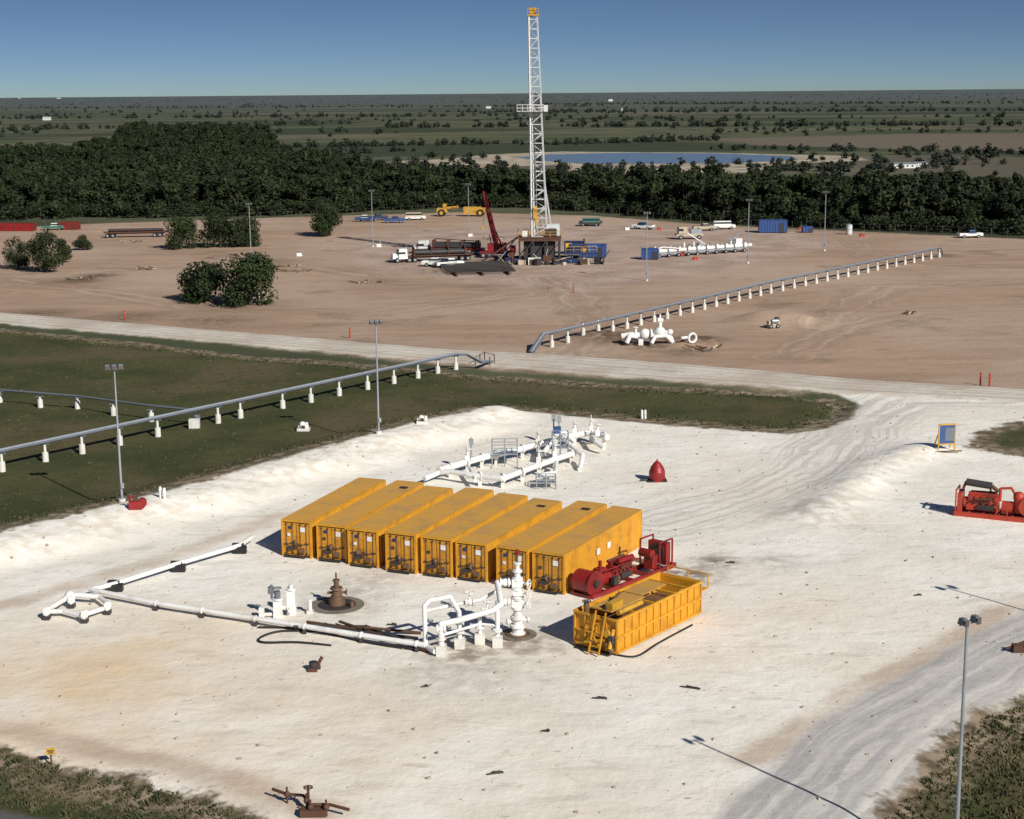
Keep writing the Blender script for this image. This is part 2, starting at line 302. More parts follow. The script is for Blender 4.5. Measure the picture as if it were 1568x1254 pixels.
ga=A('s_grass'); ed=k.mix(k.step(nC,.35,.62),(0.3,0.235,0.165),(0.11,0.085,0.05)); g2=k.mix(k.step(ga,1.2,3.0),ed,gr)
col=k.mix(k.step(ga,-.6,.3),col,g2)
col=k.mix(k.step(A('s_asph',jitS),-.3,.3),col,k.mix(nC,(0.08,0.078,0.076),(0.13,0.125,0.12)))
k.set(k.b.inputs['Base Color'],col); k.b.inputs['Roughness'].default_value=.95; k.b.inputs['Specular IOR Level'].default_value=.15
k.bump(k.noise(.8,5,rough=.6),.45,.22)
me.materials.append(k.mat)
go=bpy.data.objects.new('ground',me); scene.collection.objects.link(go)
# pond water
k=NT('water'); k.set(k.b.inputs['Base Color'],(0.15,0.21,0.28)); k.b.inputs['Roughness'].default_value=.25; k.bump(k.noise(.6,3),.25,.1); M['water']=k.mat
b=B(); b.add([(x,y,0.06) for x,y in POND],[tuple(range(len(POND)))[::-1]],'water')
ob=b.build('pond_water'); 
# ------------------------------------------------------------------ trees
def leafmat(name,c1,c2,c3,haze=0):
    k=NT(name); oi=k.n('ShaderNodeObjectInfo').outputs['Random']; n=k.noise(.35,2); n2=k.noise(2.5,2)
    c=k.mix(k.step(n,.35,.65),c1,c2); c=k.mix(k.step(n2,.5,.7,0,.8),c,c3); c=k.mix(k.m('MULTIPLY',oi,.6),c,tuple(x*.4 for x in c1))
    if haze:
        sp_=k.n('ShaderNodeSeparateXYZ'); k.set(sp_.inputs[0],k.pos); c=k.mix(k.step(sp_.outputs[1],700,8000,0,.7),c,(0.078,0.094,0.10))  # distance haze mixed straight into the leaf colour
    k.set(k.b.inputs['Base Color'],c); k.b.inputs['Roughness'].default_value=.75; k.b.inputs['Specular IOR Level'].default_value=.2; return k.mat
M['leaf']=leafmat('forest_foliage',(0.020,0.031,0.012),(0.036,0.048,0.017),(0.052,0.055,0.022))
M['leafn']=leafmat('tree_foliage',(0.024,0.040,0.014),(0.045,0.06,0.02),(0.016,0.024,0.010))
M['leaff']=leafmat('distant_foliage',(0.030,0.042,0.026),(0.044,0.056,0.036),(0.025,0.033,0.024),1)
def treemesh(name,h,w,N,ls,mat,seed,trunk=.25,lobes=9,low=.12):
    r=np.random.default_rng(seed); b=B(); rd=random.Random(seed)
    tr=w*.04
    b.cyl((0,0,-.3),(0,0,h*.55),tr,'bark',7,tr*.5)
    C=[]
    for i in range(lobes):
        a=rd.uniform(0,6.28); zz=rd.uniform(low+.12,.85); rad=w*.5*math.sqrt(max(.05,1-((zz-.42)/.58)**2))*rd.uniform(.25,.74)
        c=V((rad*math.cos(a),rad*math.sin(a),h*zz)); C.append((c,w*rd.uniform(.17,.29)))
        b.cyl((0,0,h*rd.uniform(.12,.4)),c,tr*.45,'bark',5,tr*.12)
    C.append((V((0,0,h*.84)),w*.2))
    ws=np.array([q[1]**2 for q in C]); ws/=ws.sum(); ix=r.choice(len(C),N,p=ws)
    cc=np.array([tuple(C[j][0]) for j in ix]); rad=np.array([C[j][1] for j in ix])
    d=r.normal(size=(N,3)); d/=np.linalg.norm(d,axis=1)[:,None]
    rr=rad*(r.uniform(.35,1.12,N)**.6); p=cc+d*rr[:,None]*np.array([1,1,.85]); p[:,2]=np.clip(p[:,2],h*low*r.uniform(.4,1.6,N),h*1.05)
    nn=d+r.normal(size=(N,3))*.55+np.array([0,0,.25]); nn/=np.linalg.norm(nn,axis=1)[:,None]
    t=np.cross(nn,r.normal(size=(N,3))); t/=np.linalg.norm(t,axis=1)[:,None]; u=np.cross(nn,t)
    s=(ls*r.uniform(.5,1.3,N))[:,None]; s2=s*r.uniform(.5,1,N)[:,None]
    q=np.stack([p-t*s,p-u*s2,p+t*s,p+u*s2],1).reshape(-1,3)
    o=len(b.v); b.v+= [V(x) for x in q]; mi=b.mi(mat)
    for j in range(N): b.f.append([o+4*j,o+4*j+1,o+4*j+2,o+4*j+3]); b.m.append(mi); b.sm.append(False)
    me=bpy.data.meshes.new(name); me.from_pydata([tuple(x) for x in b.v],[],b.f)
    for kk in b.mats: me.materials.append(M[kk])
    me.polygons.foreach_set('material_index',b.m); me.update(); return me
ftypes=[treemesh('forest_tree_mesh_%d'%i,[10,9,11,8,10][i],[6.5,7.5,5.5,8,6][i],800,.44,'leaf',50+i,lobes=[8,11,7,12,9][i],low=.04) for i in range(5)]
btypes=[treemesh('forest_brush_mesh_%d'%i,4.5,7,420,.42,'leaf',70+i,lobes=9,low=.02) for i in range(2)]
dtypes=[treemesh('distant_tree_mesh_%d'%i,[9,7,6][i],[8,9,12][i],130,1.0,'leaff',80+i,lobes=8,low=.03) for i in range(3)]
def empty(name,loc=(0,0,0)):
    e=bpy.data.objects.new(name,None); e.location=loc; scene.collection.objects.link(e); return e
def scatter(parent,meshes,pts,s0,s1,nm):
    for (x,y) in pts:
        ob=bpy.data.objects.new(nm,random.choice(meshes)); sc=random.uniform(s0,s1); ob.scale=(sc*random.uniform(.9,1.3),sc*random.uniform(.9,1.3),sc*random.uniform(.8,1.12))
        ob.location=(x,y,-.1); ob.rotation_euler=(0,0,random.uniform(0,6.28)); ob.parent=parent; scene.collection.objects.link(ob)
def fill(poly,sp,keep=None):
    xs_=[p[0] for p in poly]; ys_=[p[1] for p in poly]; gx_,gy_=np.meshgrid(np.arange(min(xs_),max(xs_),sp),np.arange(min(ys_),max(ys_),sp))
    gx_=gx_.ravel()+rng.uniform(-.5,.5,gx_.size)*sp; gy_=gy_.ravel()+rng.uniform(-.5,.5,gy_.size)*sp
    m=inside(gx_,gy_,poly)&(sd(gx_,gy_,SAND)<0)
    if keep is not None: m&=keep(gx_,gy_)
    return list(zip(gx_[m],gy_[m]))
F1=gl([(-250,338),(0,334),(130,331),(400,328),(560,322),(700,314),(800,314),(900,320),(1000,330),(1150,342),(1300,348),(1568,356),(1800,364),(1800,326),(1568,322),(1300,318),(1100,312),(900,304),(700,300),(500,294),(200,292),(-250,296)])
F2=gl([(-250,300),(200,296),(500,292),(600,288),(540,268),(440,258),(420,232),(180,232),(100,246),(-250,250)])
fo=empty('forest')
f1=fill(F1,4.2); f2=fill(F2,6.5,lambda x,y:(np.sin(x*.05+1)+np.sin(y*.035+x*.02)>-1.0))
scatter(fo,ftypes,f1,.72,1.12,'forest_tree'); scatter(fo,ftypes,f2,.7,1.1,'forest_tree')
FB=gl([(-250,341),(0,338),(130,335),(400,331),(560,325),(700,318),(800,318),(900,324),(1000,333),(1150,345),(1300,351),(1568,360),(1800,368),(1800,362),(1568,354),(1300,346),(1150,340),(1000,328),(900,318),(800,312),(700,312),(560,320),(400,326),(130,329),(0,332),(-250,336)])
scatter(fo,btypes,fill(FB,3.6),.5,1.0,'forest_brush')
F3=gl([(185,232),(415,232),(405,218),(190,216)]); scatter(fo,ftypes,fill(F3,7),.9,1.4,'forest_tree')
# distant scrub and tree belts
df=empty('distant_trees'); dp=[]
for _ in range(5200):
    dd=470*math.exp(random.uniform(0,1)**.85*3.1); x=random.uniform(-.4,.4)*dd*1.0
    c=math.sin(x*.006+1.3*math.sin(dd*.004))+math.sin(dd*.011+x*.0017)*1.4+math.sin(x*.017+dd*.003)*.7
    if c<random.uniform(.3,2.4): continue
    dp.append((x,dd))
for (u1,v1,u2,v2,n,wd) in [(-100,252,430,240,70,9),(430,226,800,220,80,7),(800,222,1110,214,80,7),(1110,228,1568,236,50,6),(1330,226,1372,222,25,10),(420,240,620,232,40,6),(0,200,520,190,80,18),(0,182,800,178,120,22),(600,195,1568,192,130,12),(700,172,1568,170,190,25),(0,166,900,163,170,35),(800,160,1568,158,240,45),(0,153,800,150,240,150),(700,148,1700,143,320,250),(-100,150.5,800,144,260,300),(620,256,700,262,14,5),(1180,262,1330,262,30,6),(840,262,1000,268,8,5)]:
    a=G(u1,v1);c=G(u2,v2)
    for _ in range(n):
        t=random.random(); q=a.lerp(c,t); dp.append((q.x+random.gauss(0,wd),q.y+random.gauss(0,wd)))
dx=np.array([p[0] for p in dp]);dy=np.array([p[1] for p in dp]); ok=(sd(dx,dy,POND)<-6)&(dy>430)&(sd(dx,dy,TANF)<-5)
near=[(a,c) for a,c,o_ in zip(dx,dy,ok) if o_ and c<1300]; fr_=[(a,c) for a,c,o_ in zip(dx,dy,ok) if o_ and c>=1300]
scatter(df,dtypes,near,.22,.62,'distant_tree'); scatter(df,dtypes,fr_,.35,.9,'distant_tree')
# horizon tree belt
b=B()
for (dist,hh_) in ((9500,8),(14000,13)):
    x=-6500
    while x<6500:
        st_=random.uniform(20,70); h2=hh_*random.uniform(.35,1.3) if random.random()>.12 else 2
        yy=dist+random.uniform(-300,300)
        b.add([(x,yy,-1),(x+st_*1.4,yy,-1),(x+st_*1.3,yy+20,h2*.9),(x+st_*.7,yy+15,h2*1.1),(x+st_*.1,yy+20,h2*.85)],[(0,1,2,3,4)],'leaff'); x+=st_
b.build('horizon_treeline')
# near trees
def near_tree(u,vb,vt,wpx,seed,name='oak_tree'):
    p=P(u,vb); h=hgt(p,vt)-p.z; dist=p.y; wd=wpx/FPX*dist
    me=treemesh(name+'_mesh',h,wd,4600,max(.13,wd*.028),'leafn',seed,lobes=17,low=.04); ob=bpy.data.objects.new(name,me); ob.location=p; scene.collection.objects.link(ob)
for a in [(313,461,404,84,1),(384,467,393,98,2),(277,381,335,54,3),(338,379,328,64,4),(376,377,334,54,5),(505,361,314,58,6),(28,412,360,40,7),(72,417,355,56,8),(97,402,362,26,9),(127,383,360,28,10)]: near_tree(*a)
# ------------------------------------------------------------------ shipping containers
CH=hgt(P(876,910),850); CH=max(2.5,min(3.0,CH))
def container(loc,head,seed,L=12.6,W=2.34,H=CH):
    rd=random.Random(seed); b=B(); y='yellow'
    n=30
    for sx in (0,1):
        x0=W if sx else 0; s_=-1 if sx else 1; vs=[];prof=[]
        for i in range(n):
            yy=.12+(L-.24)*i/n; st_=(L-.24)/n
            prof+= [(0.02,yy),(0.02,yy+st_*.4),(0.11,yy+st_*.55),(0.11,yy+st_*.85)]
        prof.append((0.02,L-.12))
        for d,yy in prof: vs+= [(x0+s_*d,yy,.16),(x0+s_*d,yy,H-.12)]
        m_=len(prof); b.add(vs,[((2*i,2*i+2,2*i+3,2*i+1) if sx else (2*i+1,2*i+3,2*i+2,2*i)) for i in range(m_-1)],y)
        b.box((x0+s_*.05,L/2,.08),(.1,L,.16),y); b.box((x0+s_*.05,L/2,H-.06),(.1,L,.12),y)
        for yy in(.06,L-.06): b.box((x0+s_*.06,yy,H/2),(.124,.124,H+.01),y)
    vs=[];nr=24
    for i in range(nr):
        for d,t in((0,0),(0,.5),(.03,.65),(.03,.9)):
            yy=.1+(L-.2)*(i+t)/nr; vs+= [(.05,yy,H-.015+d),(W-.05,yy,H-.015+d)]
    b.add(vs,[(2*i,2*i+1,2*i+3,2*i+2) for i in range(len(vs)//2-1)],'yroof')
    b.box((W/2,.06,H-.05),(W-.25,.12,.14),y); b.box((W/2,L-.06,H-.05),(W-.25,.12,.14),y); b.box((W/2,.06,.08),(W-.25,.12,.16),y)
    b.box((W/2,L-.04,H/2),(W-.2,.05,H-.2),y)
    b.box((W/2,.12,H/2),(W-.22,.03,H-.2),'dark')
    for dx in (0,1):
        cx=W*.27 if dx==0 else W*.73; b.box((cx,.08,H/2),(W*.435,.05,H-.42),'ydoor')
        for k_ in(-.24,.24):
            b.cyl((cx+k_,.02,.2),(cx+k_,.02,H-.2),.024,'brown',6)
            b.box((cx+k_,0.0,.95+.2*k_),(.34,.06,.08),'dark')
            for zz in(.3,H-.3): b.box((cx+k_,.02,zz),(.12,.05,.1),'dark')
        for zz in(.6,1.25,1.9): b.box((cx,.045,zz),(W*.42,.02,.06),'ydoor')
    b.box((W*.72,.02,H*.76),(.36,.02,.34),'white'); b.box((W*.25,.02,H*.6),(.22,.02,.2),'white' if rd.random()>.4 else 'dark')
    if rd.random()>.5: b.box((W*.3,.015,H*.8),(.3,.02,.2),'dblue')
    b.cyl((W*(.3+.3*rd.random()),-.06,1.0),(W*.45,.05,1.0),.2,'brown',10); b.box((W*.33,-.04,.65),(.5,.14,.26),'dark'); b.box((W*.68,-.03,.5),(.4,.12,.34),'brown'); b.box((W*.5,-.02,.85),(.25,.1,.4),'rust')
    for cx in(.35,W-.35,W/2): b.box((cx,-.0,.09),(.42,.04,.14),'dark')
    b.box((W/2,-.18,.12),(W*.7,.3,.05),'dark')
    if seed==7:
        for yy in(5.2,6.9): b.box((W+.004,yy,H*.58),(.03,.5,.42),'white')
    if seed in(1,5,6): b.box((W/2+.4,L-2,H+.05),(.6,.4,.06),'dark')
    b.build('shipping_container',loc,-head)
A0=P(432,851);A1=P(876,911)
for i in range(8):
    t=i/8; hd=math.radians(19.8+(28.2-19.8)*i/7); p=A0.lerp(A1,t+.006*math.sin(i*2.3)); p.z=0.02; container(p+V((0,.2*math.sin(i*1.7),0)),hd,i,H=CH+[0,-.06,-.02,.12,.02,-.03,.05,.02][i],L=12.6+[.2,.6,0,.4,0,-.3,.3,0][i])
# ------------------------------------------------------------------ yellow tank
a,rz,L=fr(945,1004,1072,941); wv_=P(890,984)-a; Wt=wv_.length
b=B(); H=2.0; q='yellow'
b.box((L/2,.05,H/2+.15),(L,.08,H-.1),q); b.box((L/2,Wt-.05,H/2+.15),(L,.08,H-.1),q); b.box((.05,Wt/2,H/2+.15),(.08,Wt-.2,H-.1),q); b.box((L-.05,Wt/2,H/2+.15),(.08,Wt-.2,H-.1),q)
b.box((L/2,Wt/2,1.05),(L-.2,Wt-.2,.05),'brown')
for i in range(13): b.box((L*i/12,-.03,H/2+.12),(.1,.1,H),q)
for zz in(.2,1.1,H+.12): b.box((L/2,-.05,zz),(L+.1,.12,.14),q); b.box((L/2,Wt+.05,zz),(L+.1,.12,.14),q)
for i in range(5):
    yy=Wt*i/4; b.box((-.05,yy,H/2+.1),(.1,.1,H),q)
for zz in(.2,1.1,H+.12): b.box((-.06,Wt/2,zz),(.12,Wt+.1,.12),q); b.box((L+.06,Wt/2,zz),(.12,Wt+.1,.12),q)
for x in(.22,.45,.7,.85): b.box((L*x,Wt/2,H+.05),(.16,Wt,.12),q)
b.box((L*.3,Wt*.62,H+.14),(L*.38,Wt*.5,.08),'yroof'); b.box((L*.66,Wt*.7,H+.14),(L*.3,Wt*.45,.07),'yroof'); b.box((L*.18,Wt*.45,H+.4),(1.1,.5,.4),'yellow2'); b.cyl((.6,.35,H+.35),(3.0,.35,H+.35),.16,'yellow2'); b.cyl((1,Wt*.5,H+.3),(3.3,Wt*.7,H+.55),.09,'brown'); b.cyl((4,Wt*.3,1.3),(L-.6,Wt*.3,1.6),.12,'yellow2')
b.cyl((.3,Wt*.8,H+.1),(.3,Wt*.8,H+.7),.18,'brown'); b.hand((.3,Wt*.8,H+.75),.25,'dark')
for sg_ in(-.35,.35): b.beam((-.9,Wt*.35+sg_,.1),(-.15,Wt*.35+sg_,H+.5),.08,q)
for t in range(7): zz=.25+t*.3; b.beam((-.85+.11*t,Wt*.35-.35,zz),(-.85+.11*t,Wt*.35+.35,zz),.06,q)
b.beam((-.15,Wt*.35,.1),(-.9,Wt*.35,1.2),.07,q); b.cyl((-.5,.2,.5),(-.1,.2,1.6),.12,q); b.cyl((-.3,Wt*.8,.4),(-.3,Wt*.2,.9),.1,'yellow2'); b.cyl((-.35,.1,.3),(-.35,.5,.7),.17,'brown'); b.cyl((-.4,.5,1.3),(-.1,.5,1.3),.22,'yellow2',12); b.box((-.3,.2,1.0),(.3,.3,.5),'dark')
for yy in(0,Wt*.5,Wt): b.cyl((L+.9,yy,1.5),(L+.9,yy,2.4),.04,q,6); b.beam((L,yy,1.5),(L+.9,yy,1.5),.08,q)
b.cyl((L+.9,0,2.4),(L+.9,Wt,2.4),.04,q,6); b.box((L+.45,Wt/2,1.5),(.9,Wt,.04),'yroof')
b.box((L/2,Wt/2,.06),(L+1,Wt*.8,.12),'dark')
b.build('open_top_mud_tank',a,rz)
# ------------------------------------------------------------------ red pump skid
def engine(b,x,y,m,l=1.9,hz=.5):
    b.box((x,y,hz+.55),(l,.75,1.1),m,top=(.95,.7)); b.box((x,y,hz+1.2),(l*.9,.3,.28),m)
    for i in range(5):
        b.box((x-l*.4+i*l*.2,y-.3,hz+.95),(.2,.16,.35),m); b.cyl((x-l*.4+i*l*.2,y-.35,hz+.6),(x-l*.4+i*l*.2,y-.5,hz+.7),.07,'dark',6)
    b.cyl((x-l/2-.2,y,hz+.5),(x-l/2,y,hz+.5),.42,m,14); b.cyl((x-l*.4,y+.25,hz+1.3),(x+l*.4,y+.25,hz+1.35),.1,'rust'); b.cyl((x+l*.2,y+.25,hz+1.3),(x+l*.2,y+.25,hz+2.0),.07,'rust')
    b.box((x+l*.1,y-.42,hz+.3),(l*.5,.2,.35),'dark'); b.cyl((x-l*.2,y-.5,hz+.9),(x+l*.3,y-.5,hz+1.0),.08,'rust')
a,rz,L=fr(908,919,1036,868); b=B(); m='red'
for yy in(0.1,1.7): b.box((L/2,yy,.15),(L,.16,.3),m)
for i in range(7): b.box((L*i/6,.9,.15),(.15,1.5,.2),m)
b.cyl((.5,.2,.95),(.5,1.6,.95),.75,m,18); b.cyl((.5,.15,.95),(.5,.25,.95),.85,m,18); b.cyl((.5,.1,.95),(.5,.0,.95),.25,'dark',10)
b.cyl((1.3,.9,.8),(2.6,.9,.8),.5,m,16); b.box((1.9,.9,1.35),(.7,.6,.35),m); b.cyl((1.9,.9,1.4),(1.9,.9,2.0),.12,m)
engine(b,3.9,.9,m,2.2,.35)
b.box((L-.8,.9,1.1),(.5,1.5,1.5),m); b.box((L-.53,.9,1.1),(.05,1.3,1.3),'dark'); b.cyl((L-1.1,.9,1.2),(L-1.05,.9,1.2),.6,'dark',14)
for x in(L-1.9,L-.4): 
    for yy in(.1,1.7): b.beam((x,yy,.3),(x,yy,2.1),.09,m)
b.beam((L-1.9,.1,2.1),(L-.4,.1,2.1),.09,m); b.beam((L-1.9,1.7,2.1),(L-.4,1.7,2.1),.09,m)
b.beam((2.6,.1,.3),(2.6,.1,1.6),.08,m); b.beam((1.2,.1,1.6),(5,.1,1.6),.07,m); b.cyl((3.0,.3,1.8),(4.6,.3,1.8),.18,m); b.box((2.9,.5,.55),(.7,.5,.5),'brown')
b.box((L-2.2,.6,.8),(.6,.7,.9),m); b.cyl((L-2.4,.3,1.4),(L-2.4,1.3,1.4),.3,m,12); b.box((2.4,.1,.7),(.4,.3,.5),'dark')
b.build('red_mud_pump_skid',a,rz)
# orange pump skid right
a,rz,L=fr(1460,790,1640,808); b=B(); m='orange'
for yy in(0.1,2.0): b.box((L/2,yy,.18),(L,.2,.36),m)
for i in range(9): b.box((L*i/8,1.05,.18),(.15,1.9,.25),m)
b.box((.35,1,1.0),(.3,1.7,1.5),m); b.beam((.1,.1,.3),(.1,.1,2.0),.1,m); b.beam((.1,1.9,.3),(.1,1.9,2.0),.1,m); b.beam((.1,.1,2.0),(.1,1.9,2.0),.1,m)
engine(b,2.0,1,m,2.4,.45); b.cyl((.7,.9,2.55),(2.6,.9,2.4),.28,'dark',12); b.cyl((2.6,.9,2.4),(3.1,.9,2.0),.15,'rust'); b.cyl((.5,.9,2.0),(.7,.9,2.6),.1,'rust')
b.cyl((3.4,1,.8),(4.2,1,.8),.5,m,14); b.cyl((4.6,1,.5),(4.6,1,1.5),.38,m,14); b.sph((4.6,1,1.7),.45,m); b.cyl((5.4,.4,1.1),(5.4,1.7,1.1),.75,m,18); b.box((6.4,1,.9),(1.2,1.4,1.1),m); b.cyl((6.2,.4,.9),(7.4,.4,.9),.25,m); b.sph((6.0,.7,2.0),.35,m); b.cyl((3.2,1.2,1.2),(3.2,1.2,2.2),.12,m); b.tube([(3.2,1.2,2.2),(4.0,1.2,2.3),(4.3,1,1.9)],.1,m)
b.cyl((8,.4,1.1),(8,1.7,1.1),.8,m,18); b.beam((3.0,.1,.4),(3.9,.1,1.5),.08,m); b.beam((3.9,.1,.4),(3.9,.1,1.5),.08,m)
b.build('red_engine_pump_skid',a,rz)
# ------------------------------------------------------------------ wellhead and flowline
def valve(b,p,ax,r,m='white'):
    p=V(p);ax=V(ax).normalized(); b.flange(p-ax*r*1.2,ax,r*1.45,m); b.flange(p+ax*r*1.2,ax,r*1.45,m); b.sph(p,r*1.3,m); 
p=P(793,972); b=B()
ht=hgt(p,842)
b.cyl((0,0,0),(0,0,.04),1.15,'cellar',28); b.cyl((0,0,.03),(0,0,.1),.75,'brown',20)
zz=0.1; m='white'
for (h_,r_,fl) in [(.5,.36,.48),(.55,.28,.46),(.6,.27,.4),(.6,.22,.38),(.6,.24,.38),(.6,.2,.34),(.5,.18,.3),(.5,.13,.24)]:
    b.cyl((0,0,zz),(0,0,zz+h_*.92),r_,m,14); b.flange((0,0,zz),(0,0,1),fl,m,.12); b.flange((0,0,zz+h_*.9),(0,0,1),fl,m,.1); zz+=h_
b.box((0,0,2.05),(.7,.55,.5),m); b.box((0,0,3.3),(.65,.55,.5),m); b.box((0,0,2.7),(.55,.6,.35),m)
b.cyl((0,0,zz),(0,0,ht-.3),.05,'brown',8); b.hand((0,0,ht-.25),.25,'brown'); b.cyl((0,0,ht-.3),(0,0,ht),.12,'red',8)
for z_ in(2.05,2.7,3.3): b.cyl((0,0,z_),(.65,-.35,z_),.09,m,8); b.hand((.68,-.37,z_),.28,m,ax=(.9,-.45,0))
b.cyl((0,0,.9),(.7,.2,.9),.1,m); b.cyl((0,0,.9),(-.7,-.2,.9),.1,m); b.flange((.6,.17,.9),(1,.25,0),.2,m); b.flange((-.6,-.17,.9),(1,.25,0),.2,m)
for z_ in(2.1,3.3): b.cyl((0,0,z_),(-1.2,-.05,z_),.17,m); valve(b,(-.75,-.03,z_),(1,0,0),.2)
b.build('christmas_tree_wellhead',p)
b=B(); m='white'
T=p
e=lambda u,v,z:E(u,v,z)
b.tube([T+V((-1.2,0,3.3)),e(768,990,2.6),e(755,992,2.3),e(700,998,1.9),e(676,1003,1.9),e(676,1003,.1)],.18,m,10)
b.tube([T+V((-1.2,0,2.1)),e(762,988,2.1),e(762,988,.1)],.14,m,10)
b.tube([e(652,996,.4),e(651,996,2.7),e(658,992,2.9),e(690,985,2.9),e(704,992,2.2),e(704,992,.1)],.14,m,10)
b.tube([e(651,996,2.4),e(690,984,2.3),e(735,975,2.3),T+V((-1.2,0.3,2.7))],.11,m,10)
b.tube([e(676,1003,1.2),e(735,985,1.2),e(762,988,1.2)],.09,m,8)
b.tube([e(735,985,.1),e(735,985,1.6)],.12,m); b.tube([e(667,1005,.3),e(655,998,.3)],.18,m)
for u,v in((676,1003),(762,990),(735,985),(704,992)):
    g=P(u,v); b.box(g+V((0,0,.3)),(.6,.6,.6),'conc'); b.flange(g+V((0,0,1.0)),(0,0,1),.28,m)
for u,v,z in((720,980,2.35),(745,990,2.2),(676,1003,1.6)): valve(b,e(u,v,z),(1,.1,0),.18)
b.hand(e(720,980,2.95),.3,m); b.cyl(e(720,980,2.3),e(720,980,2.95),.05,m); b.hand(e(747,990,2.8),.25,m); b.cyl(e(747,990,2.2),e(747,990,2.8),.05,m)
b.build('wellhead_pipe_manifold',P(700,995),world=True)
def up(p_,z): return p_+V((0,0,z))
b=B(); c0=P(652,998);c1=P(232,932);c2=P(140,913);c3=P(176,904);c4=P(272,874);c5=P(366,846);c6=P(388,832)
b.tube([up(c0,.4),up(c1,.42),up(c2,.45),up(c3,.45),up(c4,.5),up(c5,.5),up(c6,.5)],.165,'white',10)
for c in(c3,c4,c5): b.box(up(c,.2)+V((.1,-.1,0)),(.9,.5,.55),'black'); b.box(up(c,.35)+V((-.1,.25,0)),(.8,.4,.5),'dark')
for t in(.03,.22,.42,.6,.8,.98): q_=c0.lerp(c1,t); b.box(up(q_,.12),(.22,.6,.26),'dark'); b.flange(up(q_,.4),c1-c0,.22,'white')
b.tube([up(P(150,925),.5),up(P(112,923),.55),up(P(72,946),.5),up(P(72,946),.3)],.17,'white',10); b.tube([up(P(168,938),.4),up(P(125,952),.4),up(P(98,945),.4),up(P(72,946),.4)],.15,'white',10); b.tube([up(P(140,915),.45),up(P(168,936),.45)],.15,'white')
for u,v in((72,948),(110,930),(130,953),(165,940)): b.flange(up(P(u,v),.5),(1,-.3,0),.32,'white',.15); b.box(up(P(u,v),.12),(.4,.5,.25),'dark')
b.sph(up(P(108,926),.6),.36,'white')
b.build('white_flowline',c1,world=True)
# small wellhead with cellar
p=P(516,927); b=B(); b.cyl((0,0,0),(0,0,.05),1.75,'cellar',30); b.cyl((0,0,.05),(0,0,.09),1.2,'dark',24)
for z_,h_,r_ in((.1,.35,.55),(.45,.2,.42),(.65,.45,.3),(1.1,.12,.42),(1.22,.4,.17),(1.62,.1,.24),(1.72,.45,.06)): b.cyl((0,0,z_),(0,0,z_+h_),r_,'brown',14,r_*.93)
b.cyl((-.6,0,.85),(.6,.1,.85),.09,'brown'); b.hand((.62,.1,.85),.2,'brown',ax=(1,0,0)); b.cyl((1.0,-.5,.0),(1.0,-.5,.4),.15,'brown'); b.build('capped_wellhead',p)
# valve risers
for (u,v,s_) in((426,945,1.0),(447,940,1.0)):
    p=P(u,v); b=B(); b.box((0,0,.55 if u<440 else .8),(.55*s_,.5,1.1 if u<440 else 1.6),'white',top=(.92,.92)); b.flange((0,0,1.2 if u<440 else 1.65),(0,0,1),.33,'white')
    if u<440:
        b.cyl((0,0,1.1),(0,0,1.7),.2,'steel'); b.cyl((-.35,0,1.2),(-.35,0,2.1),.08,'steel'); b.hand((0,0,1.9),.25,'steel'); b.cyl((-.35,0,.2),(-1.0,-.1,.2),.12,'white'); b.box((-1.0,-.1,.35),(.3,.4,.7),'white'); b.box((-.4,.05,1.75),(.35,.3,.4),'steel'); b.cyl((.5,0,.6),(.2,0,.6),.14,'white')
    else: b.cyl((0,-.3,.4),(0,-.6,.4),.15,'white'); b.cyl((0,0,1.6),(0,0,1.95),.14,'white')
    b.build('valve_riser',p)
p=P(475,939); b=B(); b.cyl((0,0,0),(0,0,.9),.13,'white'); b.flange((0,0,.9),(0,0,1),.2,'white'); b.box((0,0,.1),(.4,.4,.2),'conc'); b.build('pipe_stub',p)
def hose(name,pts,r,m='black'):
    ps=[P(*q) for q in pts]; out=[]
    for i in range(len(ps)-1):
        p0=ps[max(i-1,0)];p1=ps[i];p2=ps[i+1];p3=ps[min(i+2,len(ps)-1)]
        for j in range(6):
            t=j/6; out.append(.5*((2*p1)+(p2-p0)*t+(2*p0-5*p1+4*p2-p3)*t*t+(3*p1-p0-3*p2+p3)*t**3)+V((0,0,r)))
    out.append(ps[-1]+V((0,0,r))); b=B(); b.tube(out,r,m,6); b.build(name,out[0],world=True)
hose('rubber_hose',[(507,990),(455,985),(402,985),(400,977),(430,968),(480,968)],.07)
hose('rubber_hose',[(942,1004),(975,1006),(1010,985),(1060,958)],.06)
hose('rubber_hose',[(395,962),(470,965),(560,985),(650,998)],.07)
b=B()
for i,(a_,c_) in enumerate([((452,962),(560,962)),((470,956),(590,972)),((500,966),(640,980)),((520,958),(655,1000)),((560,966),(620,985)),((590,985),(655,990)),((450,970),(500,958)),((560,972),(645,972))]):
    b.cyl(up(P(*a_),.12+.05*i),up(P(*c_),.12),.09,'rust' if i%2 else 'dark',7)
b.build('loose_pipes',P(550,970),world=True)
b=B(); b.cyl((0,0,.15),(0,0,.5),.25,'dark'); b.cyl((-.3,0,.15),(.4,.1,.15),.14,'dark'); b.cyl((.25,0,.3),(.5,.1,.75),.1,'rust'); b.box((0,-.2,.1),(.5,.4,.18),'rust'); b.build('iron_fitting',P(480,1026))
def scrap(u,v,l,rz,m='dark',n=2):
    b=B()
    for i in range(n): b.cyl((-l/2+.3*i,.12*i,.06+.02*i),(l/2,.09*i-.1,.05),.045,m,6)
    b.box((l*.2,0.05,.04),(.3,.14,.07),'rust',.4)
    b.build('scrap_pipe',P(u,v),rz)
for q_ in [(1057,1054,1.1,-.3),(918,1070,.8,0),(758,1185,.8,.4),(600,957,.6,0),(1118,862,.6,0),(1405,912,.5,.3),(650,1052,.4,.5),(835,1120,.4,0)]: scrap(*q_)
